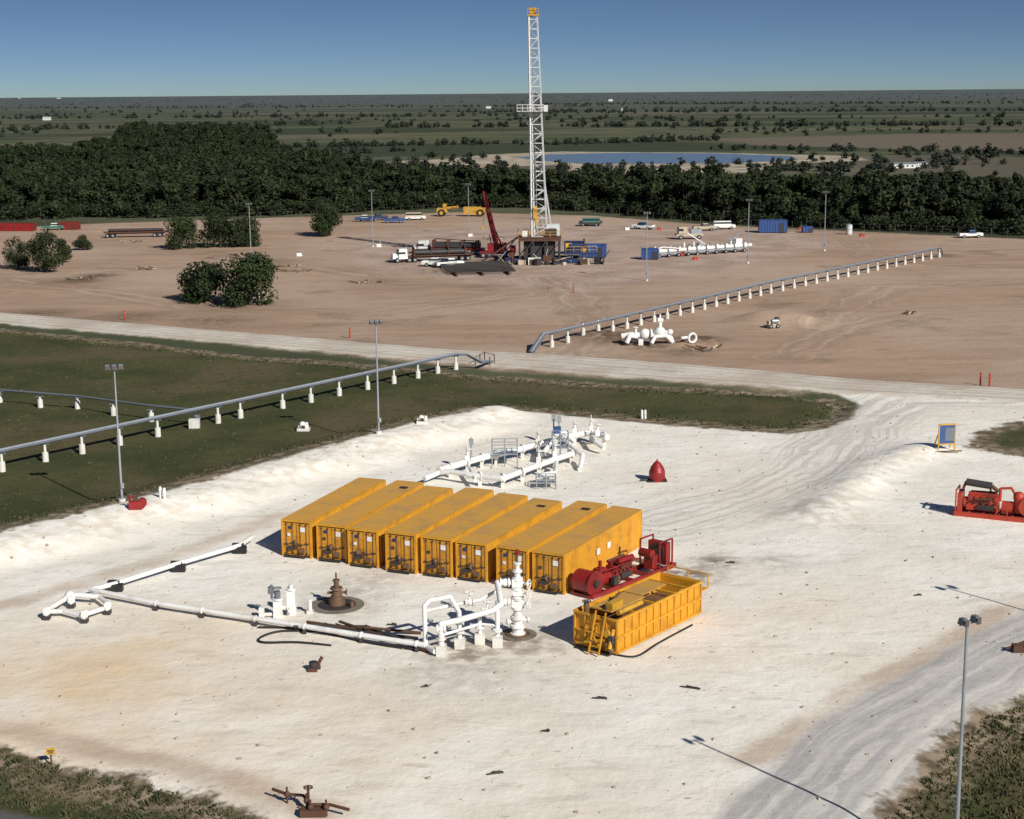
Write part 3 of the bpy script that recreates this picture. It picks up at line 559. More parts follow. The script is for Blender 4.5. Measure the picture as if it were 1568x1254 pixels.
# ------------------------------------------------------------------ pigging station (back of pad)
b=B(); m='white'
l1=[(672,736),(738,716),(800,702),(858,686),(905,676),(930,684)]
b.tube([e(u,v,.9) for u,v in l1],.29,m,12)
l2=[(716,742),(770,748),(838,722),(885,706)]
b.tube([e(u,v,.85) for u,v in l2],.26,m,12)
b.tube([e(650,742,.5),e(672,736,.7),e(690,738,.9),e(716,742,.9)],.22,m,12); b.tube([e(858,700,1.9),e(892,712,.9),e(888,722,.2)],.21,m,12); b.tube([e(830,712,.9),e(850,700,1.9),e(862,692,1.9),e(880,690,.9)],.21,m)
b.tube([e(905,680,.9),e(912,692,.9),e(925,696,.6)],.22,m); b.tube([e(825,742,.8),e(850,738,.8),e(852,722,.8)],.19,m); b.tube([e(720,733,.9),e(728,748,.7)],.17,m)
for u,v,z in [(690,731,.9),(716,724,.9),(738,716,.9),(760,711,.9),(800,702,.9),(824,697,.9),(850,688,.9),(880,681,.9),(905,677,.9),(925,682,.9),(735,744,.85),(770,747,.85),(800,738,.85),(825,727,.85),(850,717,.85),(875,709,.85)]:
    g=e(u,v,z); b.flange(g,(1,.55,0),.42,m,.16); 
    b.box(g+V((0,0,-.6)),(.3,.3,.7),'conc')
for u,v in [(716,724),(824,697),(850,688),(880,681),(905,677),(825,727),(915,684),(850,717)]:
    g=e(u,v,.9); b.box(g+V((0,0,.4)),(.42,.42,.55),m); b.cyl(g+V((0,0,.4)),g+V((0,0,1.25)),.11,m); b.cyl(g+V((0,0,1.3)),g+V((0,0,1.7)),.04,m,6); b.hand(g+V((.1,0,1.2)),.3,m); b.box(g+V((.2,.1,.2)),(.15,.3,.5),'steel')
for u,v in [(722,720),(848,680),(856,683)]:
    g=e(u,v,.9); b.cyl(g,g+V((0,0,2.0)),.07,'galv'); b.box(g+V((0,0,1.6)),(.4,.3,.5),'galv')
b.box(e(853,697,2.1),(.7,.6,1.0),'blue')
def rack(b,u,v,wx,wy,h):
    g=P(u,v)
    for x in(-wx/2,0,wx/2):
        for y in(-wy/2,wy/2): b.cyl(g+V((x,y,0)),g+V((x,y,h)),.05,'galv',6)
    for z in(h*.5,h*.75,h):
        for y in(-wy/2,wy/2): b.cyl(g+V((-wx/2,y,z)),g+V((wx/2,y,z)),.04,'galv',6)
        for x in(-wx/2,wx/2): b.cyl(g+V((x,-wy/2,z)),g+V((x,wy/2,z)),.04,'galv',6)
    b.box(g+V((0,0,h*.5)),(wx,wy,.06),'galv')
rack(b,773,712,2.2,1.4,2.2); rack(b,858,706,1.4,1.2,2.6); rack(b,836,746,1.6,1.2,1.0)
b.build('pig_launcher_station',P(800,715),world=True)
# red conical cover
p=P(1006,736); b=B()
prof=[(0,.62),(.25,.69),(.8,.68),(1.2,.53),(1.5,.31),(1.68,.14),(1.73,0.02)]
for i in range(len(prof)-1): b.cyl((0,0,prof[i][0]),(0,0,prof[i+1][0]),prof[i][1],'red',16,prof[i+1][1],caps=False)
for i in range(6): t=i*1.047; b.beam((.69*math.cos(t),.69*math.sin(t),.2),(.28*math.cos(t),.28*math.sin(t),1.55),.05,'red')
b.cyl((0,0,1.65),(0,0,1.85),.06,'red'); b.cyl((-1.4,-.1,.08),(-.7,0,.1),.1,'dark'); b.box((0,0,.05),(1.6,1.2,.1),'dark'); b.build('red_conical_cover',p)
# ------------------------------------------------------------------ notice board
p=P(1449,690); b=B(); b.beam((-.75,0,0),(-.75,0,2.4),.1,'yellow2'); b.beam((.75,0,0),(.75,0,2.4),.1,'yellow2'); b.box((0,-.02,1.5),(1.4,.06,1.7),'blue')
b.beam((-.75,-.02,2.4),(.75,-.02,2.4),.12,'yellow2'); b.beam((-.75,-.02,.62),(.75,-.02,.62),.12,'yellow2'); b.box((.25,-.06,1.5),(.9,.02,1.2),'steel'); b.beam((-.75,.05,1.6),(-.75,1.2,0),.08,'yellow2'); b.beam((.75,.05,1.6),(.75,1.2,0),.08,'yellow2'); b.beam((-1.6,-.6,.08),(1.2,-.6,.08),.1,'rust'); b.build('notice_board',p,.1)
# ------------------------------------------------------------------ lamps
def lamp(p,h,rz=0,nh=3,sc=1.0,near_=True):
    b=B(); b.cyl((0,0,-.1),(0,0,.25),.28,'conc',12); b.cyl((0,0,.2),(0,0,.3),.22,'galv',10); b.cyl((0,0,.2),(0,0,h-.3),.10,'galv',10,.06)
    b.cyl((-.55*sc,0,h-.3),(.55*sc,0,h-.3),.04,'galv',6)
    for i in range(nh):
        x=(-.45+.9*i/max(nh-1,1))*sc if nh>1 else 0
        b.box((x,-.1,h-.12),(.34*sc,.4,.36*sc),'steel',top=(.8,.7)); b.box((x,-.32,h-.16),(.28*sc,.04,.28),'lens'); b.cyl((x,0,h-.3),(x,0,h-.1),.03,'galv',6)
    b.box((.12,-.1,1.3),(.2,.2,.4),'galv'); b.build('floodlight_pole',p,rz)
p=P(580,664); lamp(p,hgt(p,491)-p.z,.3,3)
p=P(187,768); lamp(p,hgt(p,559)-p.z,.2,3,1.1)
p=P(1461,1345); lamp(p,hgt(p,944)-p.z,.5,2,.75)
hs=P(1443,898); lamp(hs-V((-9.6,12.6,hs.z)),10.5,.3,2)
for u,vb,vt in [(385,405,311),(571,378,291),(718,360,281),(990,430,325),(1145,403,305),(1262,384,293)]:
    p=P(u,vb); lamp(p,hgt(p,vt)-p.z,random.uniform(-.3,.3),3,1.0)
# red valve by left pole
p=P(208,780); b=B(); b.box((0,0,.35),(1.0,.6,.6),'red'); b.cyl((.5,-.2,.5),(.5,.3,.5),.35,'red',14); b.cyl((-.4,0,.6),(-.4,0,1.1),.08,'red'); b.hand((-.4,0,1.05),.2,'red'); b.box((0,.2,.8),(.4,.3,.3),'rust'); b.build('red_valve_box',p,.2)
# ------------------------------------------------------------------ pipelines on pedestals
def ped(b,g,h,big=1.0):
    b.cyl(g+V((0,0,-.1)),g+V((0,0,.85*big)),.3,'conc',12,.28); b.cyl(g+V((0,0,.8)),g+V((0,0,h-.2)),.13,'conc',8); b.box(g+V((0,0,h-.22)),(.8,.25,.1),'steel')
b=B(); bases=[(-60,736),(5,722),(66,706),(125,694),(182,681),(235,667),(325,646),(363,639),(424,624),(465,614),(506,604),(547,594),(587,585),(625,577),(661,571),(698,566)]
gs=[P(*q_) for q_ in bases]; s0=gs[0]; s1=gs[-1]; d=(s1-s0).normalized(); gs=[s0+(s1-s0)*(((g-s0).dot(d))/(s1-s0).length) for g in gs]
for g in gs: g.z=float(hfun([g.x],[g.y])[0]); ped(b,g,1.85)
b.build('pipeline_pedestals',gs[5],world=True)
b=B(); sd_=V((-d.y,d.x,0)).normalized()
for o_,r_,mt in((-.22,.11,'steel'),(.14,.15,'galv')):
    off=sd_*o_; z=1.72+r_; ext=gs[0]-d*60
    b.tube([V((ext.x,ext.y,z))+off,V((gs[0].x,gs[0].y,z))+off,V((gs[-1].x,gs[-1].y,z))+off,E(716,566,1.8)+off,E(738,566,.9)+off,E(752,556,.25)+off],r_,mt,10)
b.build('elevated_pipeline',gs[5],world=True)
b=B()
for u,v in((0,616),(62,624),(119,626),(174,636),(232,645)): ped(b,P(u,v),1.4)
b.build('pipeline_pedestals',P(119,626),world=True)
b=B(); b.tube([E(-200,600,1.5),E(0,618,1.5),E(119,628,1.5),E(232,645,1.6),E(300,652,1.6),E(330,648,1.75)],.12,'steel',8); b.tube([E(300,652,1.6),E(300,652,.2)],.14,'conc'); b.box(E(298,656,.5),(1.0,.6,.9),'conc'); b.box(E(304,654,1.0),(.4,.4,.5),'steel'); b.build('elevated_branch_pipeline',P(119,626),world=True)
b=B(); c0=P(845,531);c1=P(1180,449);c2=P(1438,394); L1=(c1-c0).length;L2=(c2-c1).length; n1=17;n2=int(n1*L2/L1)
pp=[c0.lerp(c1,i/n1) for i in range(n1)]+[c1.lerp(c2,i/n2) for i in range(n2+1)]
for g in pp: g.z=float(hfun([g.x],[g.y])[0]); ped(b,g,1.85)
b.build('pipeline_pedestals',c0,world=True)
b=B(); d=(c1-c0).normalized(); sd_=V((-d.y,d.x,0))
for o_,r_,mt in((-.28,.12,'steel'),(.12,.15,'galv'),(.45,.09,'steel')):
    off=sd_*o_; b.tube([E(815,541,.2)+off,c0+V((-1.0,-1,1.85))+off,V((c0.x,c0.y,1.87))+off,V((c1.x,c1.y,1.87))+off,V((c2.x,c2.y,1.87))+off,V((c2.x+1,c2.y+2,.3))+off],r_,mt,8)
b.build('elevated_pipeline',c0,world=True)
b=B()
for u,v in((728,560),(735,556),(742,552),(750,560),(757,556)): g=P(u,v); b.cyl(g,g+V((0,0,1.1)),.06,'rust',6)
b.tube([E(728,560,1.0),E(742,552,1.0),E(757,556,1.0)],.04,'rust'); b.build('pipe_guard_rail',P(742,556),world=True)
# valve station beyond road
p=P(1000,528); b=B(); m='white'
b.tube([(-4,.8,1.0),(-2.6,.8,1.2),(-1,.6,1.1),(1,.4,1.1),(2.2,.3,.8),(2.4,0,.2)],.4,m,12); b.sph((-1,.6,1.3),.75,m); b.sph((.9,.4,1.5),.8,m); b.cyl((.9,.4,1.5),(.9,.4,3.2),.27,m); b.cyl((.6,.4,3.1),(1.3,.4,3.1),.32,m); b.cyl((.9,.4,3.2),(.9,.4,3.9),.12,m)
b.tube([(-3.4,-.3,.3),(-3,0,1.2),(-2,.2,1.0)],.3,m); b.tube([(-.3,-.9,.3),(.2,-.4,1.1),(1.6,-.2,1.2),(2.5,-.4,.3)],.26,m); b.cyl((-2.2,.6,1),(-2.2,.6,2.2),.18,m); b.hand((-2.2,.6,2.2),.35,m); b.box((-1.6,-.2,.4),(.6,.5,.8),m); b.sph((2.2,.3,1.6),.4,m); b.box((-.2,-.5,.8),(.5,.4,.5),'dark'); b.box((-2.6,-.2,.6),(.4,.3,.4),'dark')
b.flange((-.2,.5,1.2),(1,0,0),.8,m,.22); b.flange((1.7,.4,1.1),(1,0,0),.7,m,.22); b.build('valve_station',p)
p=P(1060,527); b=B()
for i in range(20):
    a_=2*math.pi*i/20;c_=2*math.pi*(i+1)/20; b.cyl((.58*math.cos(a_),0,.8+.58*math.sin(a_)),(.58*math.cos(c_),0,.8+.58*math.sin(c_)),.17,'white',8,caps=False)
b.tube([(-1.6,.2,.9),(-.6,.2,.9)],.2,'white'); b.box((0,0,.1),(.8,.5,.2),'rust'); b.build('open_pipe_end',p,.5)
p=P(1184,502); b=B(); b.box((0,0,.55),(1.6,.9,.9),'tan'); b.cyl((-.4,-.5,1.0),(.5,-.5,1.0),.3,'galv'); b.box((.5,0,1.2),(.5,.6,.5),'dark'); b.wheel((-.5,-.5,.3),.3,.15); b.wheel((.5,-.5,.3),.3,.15); b.build('portable_generator',p,.2)
for u,v,s_ in((465,659,1.0),(647,648,.9)):
    p=P(u,v); b=B(); b.box((0,0,.12),(1.2*s_,.9,.25),'conc'); b.sph((-.1,0,.55*s_),.35*s_,'white' if u<600 else 'conc'); b.cyl((.3,0,.2),(.3,0,.8*s_),.16,'white' if u<600 else 'conc'); b.cyl((-.5,0,.4),(.5,0,.4),.12,'white' if u<600 else 'conc'); b.box((0,-.3,.4),(.3,.1,.3),'dark'); b.build('buried_valve_cover',p)
def marker(u,v,m,h=1.2,r=.09,name='pipeline_marker_post'):
    b=B(); b.cyl((0,0,-.1),(0,0,h),r,m,8); b.sph((0,0,h),r,m,n=8); b.cyl((0,0,h*.75),(0,0,h*.82),r*1.1,'white',8); b.box((0,-.1,h*.8),(.16,.02,.2),m); b.build(name,P(u,v))
for u,v in((191,490),(536,518),(878,448),(1501,590),(1515,592)): marker(u,v,'orange',1.4,.10)
for u,v in((246,762),(252,764),(983,641),(988,641)): marker(u,v,'white',.8,.12)
for u,v in((840,447),(300,420)): marker(u,v,'orange',.9,.06)
p=P(79,1172); b=B(); b.cyl((0,0,0),(0,0,.9),.04,'rust'); b.box((0,-.03,.75),(.42,.03,.32),'yellow2'); b.box((0,-.05,.78),(.3,.01,.06),'dark'); b.box((0,-.05,.68),(.22,.01,.05),'dark'); b.build('warning_sign',p,.2)
b=B(); pts=[(418,1222),(440,1230),(465,1232),(476,1246),(505,1246),(535,1254)]
b.tube([up(P(*q_),.45) for q_ in pts],.075,'rust',8)
for u,v in((440,1230),(470,1240),(476,1250),(500,1250)): g=P(u,v); b.sph(g+V((0,0,.45)),.15,'rust'); b.cyl(g,g+V((0,0,.8)),.05,'rust')
g=P(473,1240); b.cyl(g,g+V((0,0,1.15)),.06,'rust'); b.hand(g+V((0,0,1.1)),.2,'rust'); b.box(g+V((.3,-.6,.2)),(1.2,.5,.3),'rust'); b.build('rusty_valve_assembly',P(470,1245),world=True)
b=B(); b.box((0,0,.25),(.9,.5,.4),'rust'); b.beam((-.8,0,.2),(.4,0,.7),.1,'rust'); b.cyl((.2,-.3,.4),(.9,-.3,.8),.08,'yellow2'); b.build('rusty_equipment',P(1562,998))
# ------------------------------------------------------------------ fence
fl=[(-250,352),(0,350),(160,346),(400,338),(560,332),(700,324),(900,328),(1000,338),(1150,350),(1300,357),(1568,366),(1800,376)]
b=B(); fp=[P(*q_) for q_ in fl]
for i in range(len(fp)-1):
    a_,c_=fp[i],fp[i+1]; n_=max(1,int((c_-a_).length/3.2))
    for j in range(n_): g=a_.lerp(c_,j/n_); b.cyl(g,g+V((0,0,2.2)),.035,'fence',5)
    for z_ in(.1,1.1,2.15): b.beam(a_+V((0,0,z_)),c_+V((0,0,z_)),.018,'fence')
b.build('chain_link_fence',fp[4],world=True)
# ------------------------------------------------------------------ vehicles
def pickup(name,u,v,rz,m,m2=None,van=False):
    b=B(); L=5.3;W=1.9; m2=m2 or m
    b.box((0,0,.72),(L,W,.5),m); b.box((L*.36,0,.98),(L*.27,W*.94,.22),m,top=(.94,.94))
    if van: b.box((-.4,0,1.45),(L*.8,W*.95,1.0),m2,top=(.94,.88)); b.box((-.3,0,1.55),(L*.82,W*.93,.4),'glass',top=(.93,.97))
    else:
        b.box((.25,0,1.35),(1.75,W*.92,.62),m2,top=(.66,.84)); b.box((.25,0,1.34),(1.8,W*.9,.36),'glass',top=(.8,.93))
        b.box((-1.65,0,1.02),(2.0,W*.96,.12),m); b.box((-1.65,0,1.0),(1.8,W*.8,.17),'dark'); 
    b.box((L/2+.03,0,.55),(.12,W*.98,.2),'galv'); b.box((-L/2-.03,0,.55),(.12,W*.98,.2),'galv'); b.box((L/2+.01,0,.82),(.04,W*.7,.2),'dark')
    for x in(-1.6,1.6):
        for y in(-.86,.86): b.wheel((x,y,.38),.38,.24)
    b.build(name,P(u,v),rz)
pickup('blue_pickup_truck',560,339,3.0,'blue','white'); pickup('blue_pickup_truck',604,341,.1,'blue'); pickup('blue_pickup_truck',578,337,.2,'dblue'); pickup('white_van',636,337,.1,'white','tan',True)
pickup('white_van',1108,351,.1,'white',None,True); pickup('tan_pickup_truck',1078,353,.1,'tan'); pickup('green_pickup_truck',905,345,.2,'dark'); pickup('green_van',903,346,3.1,'dark','green',True)
pickup('white_pickup_truck',985,351,2.6,'white','blue'); pickup('white_pickup_truck',1485,364,.1,'white','blue'); pickup('green_pickup_truck',82,352,.05,'green','white')
pickup('white_pickup_truck',688,409,.35,'white'); pickup('white_pickup_truck',668,408,2.9,'white')
def semi(name,u1,v1,u2,v2,cab='white',load='dark',bed='red'):
    a,rz,L=fr(u1,v1,u2,v2); b=B(); W=2.4
    b.box((L-1.3,0,1.7),(1.8,W,1.9),cab,top=(.85,.92)); b.box((L-.1,0,1.25),(1.6,W*.75,1.0),cab,top=(.95,.85)); b.box((L-1.0,0,2.0),(1.5,W*.98,.6),'glass',top=(.9,.94)); b.box((L+.72,0,.75),(.12,W,.35),'galv')
    b.box((L/2-1.3,0,1.0),(L-2.6,W*.5,.35),bed); b.box((L/2-1.6,0,1.25),(L-3.2,W,.18),bed)
    if load:
        b.cyl((1,-.5,1.9),(L-3.4,-.5,1.9),.55,load,12); b.cyl((1.3,.6,1.85),(L-3.6,.6,1.85),.5,load,12)
        for i in range(4): b.box((1.5+i*(L-5)/3,0,2.1),(.15,W,1.6),'rust')
        b.beam((1,-.9,2.6),(L-3.5,-.9,3.0),.15,load)
    b.cyl((L-2.3,-.9,1.2),(L-2.3,-.9,3.0),.09,'galv'); b.cyl((L-2.7,-1.0,.8),(L-1.6,-1.0,.8),.3,'galv')
    for x in(.9,2.1,L-3.6,L-2.5,L-.2):
        for y in(-1,1): b.wheel((x,y,.5),.5,.35)
    b.build(name,a,rz)
semi('semi_truck',722,398,606,402,'white','dark','rust'); semi('semi_truck',742,390,640,388,'white','dark')
a,rz,L=fr(160,364,258,362); b=B(); b.box((L/2,0,1.2),(L,2.4,.25),'rust'); b.box((L*.5,0,.95),(L*.9,.8,.3),'dark')
for i in range(6): b.beam((L*i/5,-1.2,1.3),(L*i/5,-1.2,1.9),.1,'red')
b.cyl((1,-.4,1.7),(L-1,-.4,1.7),.35,'dark'); b.cyl((1,.4,1.7),(L-2,.4,1.7),.3,'rust')
for x in(.8,2,L-3,L-1.8):
    for y in(-1,1): b.wheel((x,y,.5),.5,.35)
b.build('flatbed_trailer',a,rz)
for (u1,v1,u2,v2) in((-60,354,50,354),(92,352,118,352)):
    a,rz,L=fr(u1,v1,u2,v2); b=B(); H=1.7
    b.box((L/2,1.2,.12),(L,2.4,.2),'red')
    for yy in(0,2.4):
        b.box((L/2,yy,H/2+.1),(L,.08,H),'red')
        for i in range(9): b.box((L*i/8,yy-.08,H/2+.1),(.12,.1,H),'rust')
    for x in(0,L): b.box((x,1.2,H/2+.1),(.08,2.4,H),'red')
    b.build('red_dumpster',a,rz)
a,rz,L=fr(668,331,742,331); b=B(); m='yellow2'
b.box((1.6,0,1.6),(2.8,1.6,1.2),m,top=(.9,.85)); b.box((2.4,0,2.7),(1.0,1.2,1.1),m); b.box((2.4,0,2.75),(1.05,1.1,.6),'glass'); b.box((5,0,2.0),(1.6,.7,.7),'brown'); b.box((L-3.2,0,1.5),(4.2,2.6,1.9),m,top=(1.1,1)); b.box((L-.6,0,1.6),(1.4,1.8,1.3),m); b.beam((3,0,2.2),(6,0,2.5),.5,m)
for x in(1.6,L-1.0):
    for y in(-1.2,1.2): b.wheel((x,y,.95),.95,.7,'yellow2')
b.build('yellow_earth_scraper',a,rz)
# crane
p=P(762,394); b=B(); m='red'
b.box((0,0,1.0),(7,2.4,.5),m); b.box((-.5,0,2.0),(3,2.2,1.4),m); b.box((1.2,-.6,2.2),(1.2,1.0,1.5),m); b.box((1.25,-.6,2.4),(1.25,.95,.6),'glass'); b.box((3.0,0,1.7),(1.2,2.2,1.2),'red')
for x in(-2.8,-1.5,1.5,2.8):
    for y in(-1.1,1.1): b.wheel((x,y,.55),.55,.35)
tip=V((-2.6,1.5,hgt(p,293))); base=V((-.2,0,2.4)); mid=base.lerp(tip,.6)
b.box((base+mid)/2,((mid-base).length,.75,.75),m,rot=(mid-base).to_track_quat('X','Z').to_matrix())
for o_ in((.3,.3),(.3,-.3),(-.3,.3),(-.3,-.3)): b.beam(mid+V((o_[0],o_[1],0)),tip+V((o_[0]*.6,o_[1]*.6,0)),.16,m)
for i in range(8):
    q0=mid.lerp(tip,i/8);q1=mid.lerp(tip,(i+1)/8); s_=.3*(1-i/22)
    b.beam(q0+V((-s_,-s_,0)),q1+V((s_,-s_,0)),.11,m); b.beam(q0+V((s_,s_,0)),q1+V((-s_,s_,0)),.11,m); b.beam(q0+V((-s_,s_,0)),q1+V((-s_,-s_,0)),.11,m); b.beam(q0+V((s_,-s_,0)),q1+V((s_,s_,0)),.11,m)
b.cyl((.9,0,2.2),base.lerp(tip,.35)+V((.3,0,0)),.16,'dark'); b.cyl(tip,V((tip.x-.2,tip.y,6)),.03,'dark',4); b.beam((-1.2,0,2.6),(-1.6,0,4.6),.2,m); b.box((tip.x-.2,tip.y,5.8),(.4,.3,.6),'yellow2')
b.build('red_crane',p)
# ------------------------------------------------------------------ drilling rig
rp=P(826,401); rig_e=empty('drilling_rig',rp)
b=B()
top=hgt(rp,24); lean=V((-1.0,0,0)); z0=5.0
def mc(z): t=(z-z0)/(top-z0); return lean*t
def mw(z):
    t=max(0,(z-z0)/(top-z0)); return 1.45*(1-t)+.78*t
zs=[z0]
while zs[-1]<top-1.6: zs.append(zs[-1]+1.75)
zs.append(top)
cor=((-1,-1),(1,-1),(1,1),(-1,1))
def cp(z,i): c=mc(z);w_=mw(z); return V((c.x+cor[i][0]*w_,c.y+cor[i][1]*w_,z))
for i in range(4):
    b.beam(cp(z0,i),cp(top,i),.26,'mast')
    for j in range(len(zs)-1):
        k2=(i+1)%4
        b.beam(cp(zs[j],i),cp(zs[j],k2),.13,'mast')
        if i==0: continue
        if j%2: b.beam(cp(zs[j],i),cp(zs[j+1],k2),.13,'mast')
        else: b.beam(cp(zs[j],k2),cp(zs[j+1],i),.13,'mast')
for j in range(0,len(zs)-1,2): b.beam(cp(zs[j],0),cp(zs[j+1],1),.1,'mast')
b.cyl(cp(z0,3)+V((.5,-.2,0)),cp(top,3)+V((.4,-.2,0)),.16,'white',6)
for x in(.7,1.1): b.beam(cp(z0,0)+V((x,0,0)),cp(top,0)+V((x*.5,0,0)),.05,'mast')
b.build('mast',(0,0,0),0,parent=rig_e)
b=B(); c=mc(top)
b.box(c+V((0,0,top+.1)),(2.2,2.2,.25),'yellow2'); b.cyl(c+V((-.6,0,top+.9)),c+V((.6,0,top+.9)),.6,'yellow2',14); b.cyl(c+V((-.2,-.6,top+.8)),c+V((-.1,.6,top+.8)),.5,'yellow2',12)
for i in range(4): b.cyl(c+V((cor[i][0],cor[i][1],top+.2)),c+V((cor[i][0],cor[i][1],top+1.3)),.05,'yellow2',6)
for i in range(4): b.cyl(c+V((cor[i][0],cor[i][1],top+1.3)),c+V((cor[(i+1)%4][0],cor[(i+1)%4][1],top+1.3)),.05,'yellow2',6)
b.build('crown_block',(0,0,0),0,parent=rig_e)
b=B(); zb=hgt(rp,170); c=mc(zb)
b.box(c+V((-1.5,-.3,zb)),(4.2,1.6,.12),'mast'); b.box(c+V((-.3,-1.9,zb)),(3.4,1.4,.1),'mast')
for x in(-3.5,-2.5,-1.5,-.5,.6,1.3):
    b.cyl(c+V((x,-1.4,zb)),c+V((x,-1.4,zb+1.2)),.05,'white',5); b.beam(c+V((x,-1.4,zb)),c+V((x,-2.6,zb)),.1,'mast')
for z_ in(.6,1.2): b.beam(c+V((-3.5,-1.4,zb+z_)),c+V((1.5,-1.4,zb+z_)),.08,'white')
b.box(c+V((-3.5,-.5,zb+.55)),(.05,1.7,1.0),'white'); b.beam(c+V((-3.4,-.3,zb)),c+V((-1,0,zb-3)),.08,'mast'); b.box(c+V((1.9,0,zb+.5)),(.8,1.2,1.2),'mast')
b.build('monkey_board',(0,0,0),0,parent=rig_e)
b=B(); zt=hgt(rp,325); c=mc(zt)
b.box(c+V((-.6,-1.7,zt)),(.9,.6,2.0),'yellow2',top=(.7,.8)); b.cyl(c+V((-.6,-1.7,zt-1)),c+V((-.6,-1.7,zt-2.4)),.3,'yellow2',10,.15); b.cyl(c+V((-.9,-1.7,zt+.8)),c+V((-.3,-1.7,zt+.8)),.55,'yellow2',14)
for x in(-.8,-.6,-.4): b.cyl(c+V((x,-1.6,zt+1)),mc(top)+V((x*.4,-.5,top)),.03,'dark',4)
b.cyl(c+V((-.6,-1.7,zt-2.4)),V((-.3,-1,5.2)),.09,'galv')
b.build('travelling_block',(0,0,0),0,parent=rig_e)
b=B()
for y in(-3,3): 
    b.box((1,y,.5),(13,.6,.8),'dblue'); b.box((0,y,4.5),(8,.4,.5),'rust')
    for x in(-3.8,-1.2,1.4,3.8): b.beam((x,y,.8),(x,y,4.4),.3,'dark')
    for x in(-3.8,-1.2,1.4): b.beam((x,y,.9),(x+2.5,y,4.3),.18,'dark')
b.box((0,0,2.4),(6,4,3),'dark'); b.box((0,0,4.85),(8.4,6.6,.2),'rust')
for x in(-4.1,-2,0,2,4.1):
    for y in(-3.2,3.2): b.cyl((x,y,4.9),(x,y,6.0),.05,'yellow2',5)
for y in(-3.2,3.2):
    for z_ in(5.45,6.0): b.beam((-4.1,y,z_),(4.1,y,z_),.07,'yellow2')
b.box((2.6,1.6,6.0),(2.6,2.4,2.2),'mast'); b.box((2.2,-1.2,5.6),(2.2,1.6,1.4),'dark'); b.cyl((1.2,-1.2,5.8),(3.2,-1.2,5.8),.7,'rust',14)
b.box((-2.8,-1.5,5.5),(1,1,1.2),'white'); b.beam((-4.2,-1,4.8),(-11,-2.2,.4),1.0,'rust',.2); b.beam((-4.2,0.4,4.8),(-8,0.2,.2),.8,'galv',.15)
b.beam((2.5,1,5),(0.5,.6,19),.22,'mast'); b.beam((2.5,-1,5),(0.5,-.6,19),.22,'mast')
b.box((8,0,1.7),(6.5,2.8,.4),'dblue'); b.box((7,0,2.7),(2.6,2.2,1.6),'dblue',top=(.9,.85)); b.box((10,0,2.6),(2.2,2.2,1.4),'blue',top=(.9,.85)); b.cyl((8.6,0,2.6),(8.6,0,4.4),.2,'rust'); b.cyl((5,0,3),(6.2,0,3),.6,'yellow2',12); b.box((8.6,-.6,2.3),(1,.8,.9),'yellow2')
for x in(5,6.5,8,9.5,11): b.cyl((x,-1.4,1.9),(x,-1.4,3.0),.05,'yellow2',5)
b.beam((5,-1.4,3.0),(11,-1.4,3.0),.08,'yellow2'); b.beam((5,-1.4,2.4),(11,-1.4,2.4),.06,'yellow2')
b.box((-1,-5.2,.7),(2.4,1.6,1.3),'white'); b.box((-3.4,-5.0,.5),(1.4,1.2,.9),'tan'); b.box((1.4,-4.6,.9),(1.6,1.0,1.7),'rust')
b.cyl((-5,-4,.7),(-5,-4,3),.12,'red'); b.box((-5.4,-3.6,1.2),(1,1,2),'rust')
rr_=random.Random(5)
for i in range(46):
    x=rr_.uniform(-9,12); y=rr_.uniform(-6.5,-3.8); hh_=rr_.uniform(.3,1.5); mt=rr_.choice(['dark','rust','dark','dblue','tan','yellow2','mast'])
    if i%2: b.box((x,y,hh_/2),(rr_.uniform(.3,1.6),rr_.uniform(.3,1),hh_),mt,rr_.uniform(0,3))
    else: b.beam((x,y,rr_.uniform(.1,1.5)),(x+rr_.uniform(-2,2),y+rr_.uniform(-1,1),rr_.uniform(.1,3)),.12,mt)
b.build('substructure',(0,0,0),0,parent=rig_e)
def boxunit(name,u,v,L,W,H,m,rz):
    b=B(); b.box((0,0,H/2+.15),(L,W,H),m); b.box((0,0,.08),(L,W*.8,.15),'dark')
    n_=int(L/.6)
    for i in range(n_+1):
        for y in(-1,1): b.box((-L/2+L*i/n_,y*(W/2+.03),H/2+.15),(.12,.08,H-.1),m)
    b.box((0,0,H+.18),(L+.1,W+.14,.08),m); b.box((L*.3,-W/2-.05,H*.45),(.9,.06,H*.75),'dark'); b.build(name,P(u,v),rz)
boxunit('blue_mud_tank',908,394,5,2.6,2.4,'blue',-.15); boxunit('blue_equipment_box',880,388,4,2.5,2.2,'dblue',-.1); boxunit('blue_office_trailer',1183,356,6.2,3,2.7,'blue',-.08); boxunit('blue_equipment_box',995,397,3.2,2,1.9,'blue',-.1); boxunit('blue_equipment_box',1236,356,2.2,1.8,1.2,'blue',0)
b=B()
for i in range(26):
    q0=P(672+i*.6,408+i*.55)+V((0,0,.5+.12*(i%3))); q1=P(775+i*.6,404+i*.65)+V((0,0,.55+.12*(i%3))); b.cyl(q0,q1,.1,'rust' if i%3==0 else 'dark',6)
for t in(.1,.5,.9):
    q0=P(672+100*t,410-3*t);q1=P(690+100*t,424-3*t); b.beam(q0+V((0,0,.25)),q1+V((0,0,.25)),.3,'rust',.45)
b.build('drill_pipe_rack',P(730,410),world=True)
a,rz,L=fr(985,396,1140,385); b=B(); m='white'; rr_=random.Random(9)
b.box((L/2,0,.8),(L,1.8,.25),'galv')
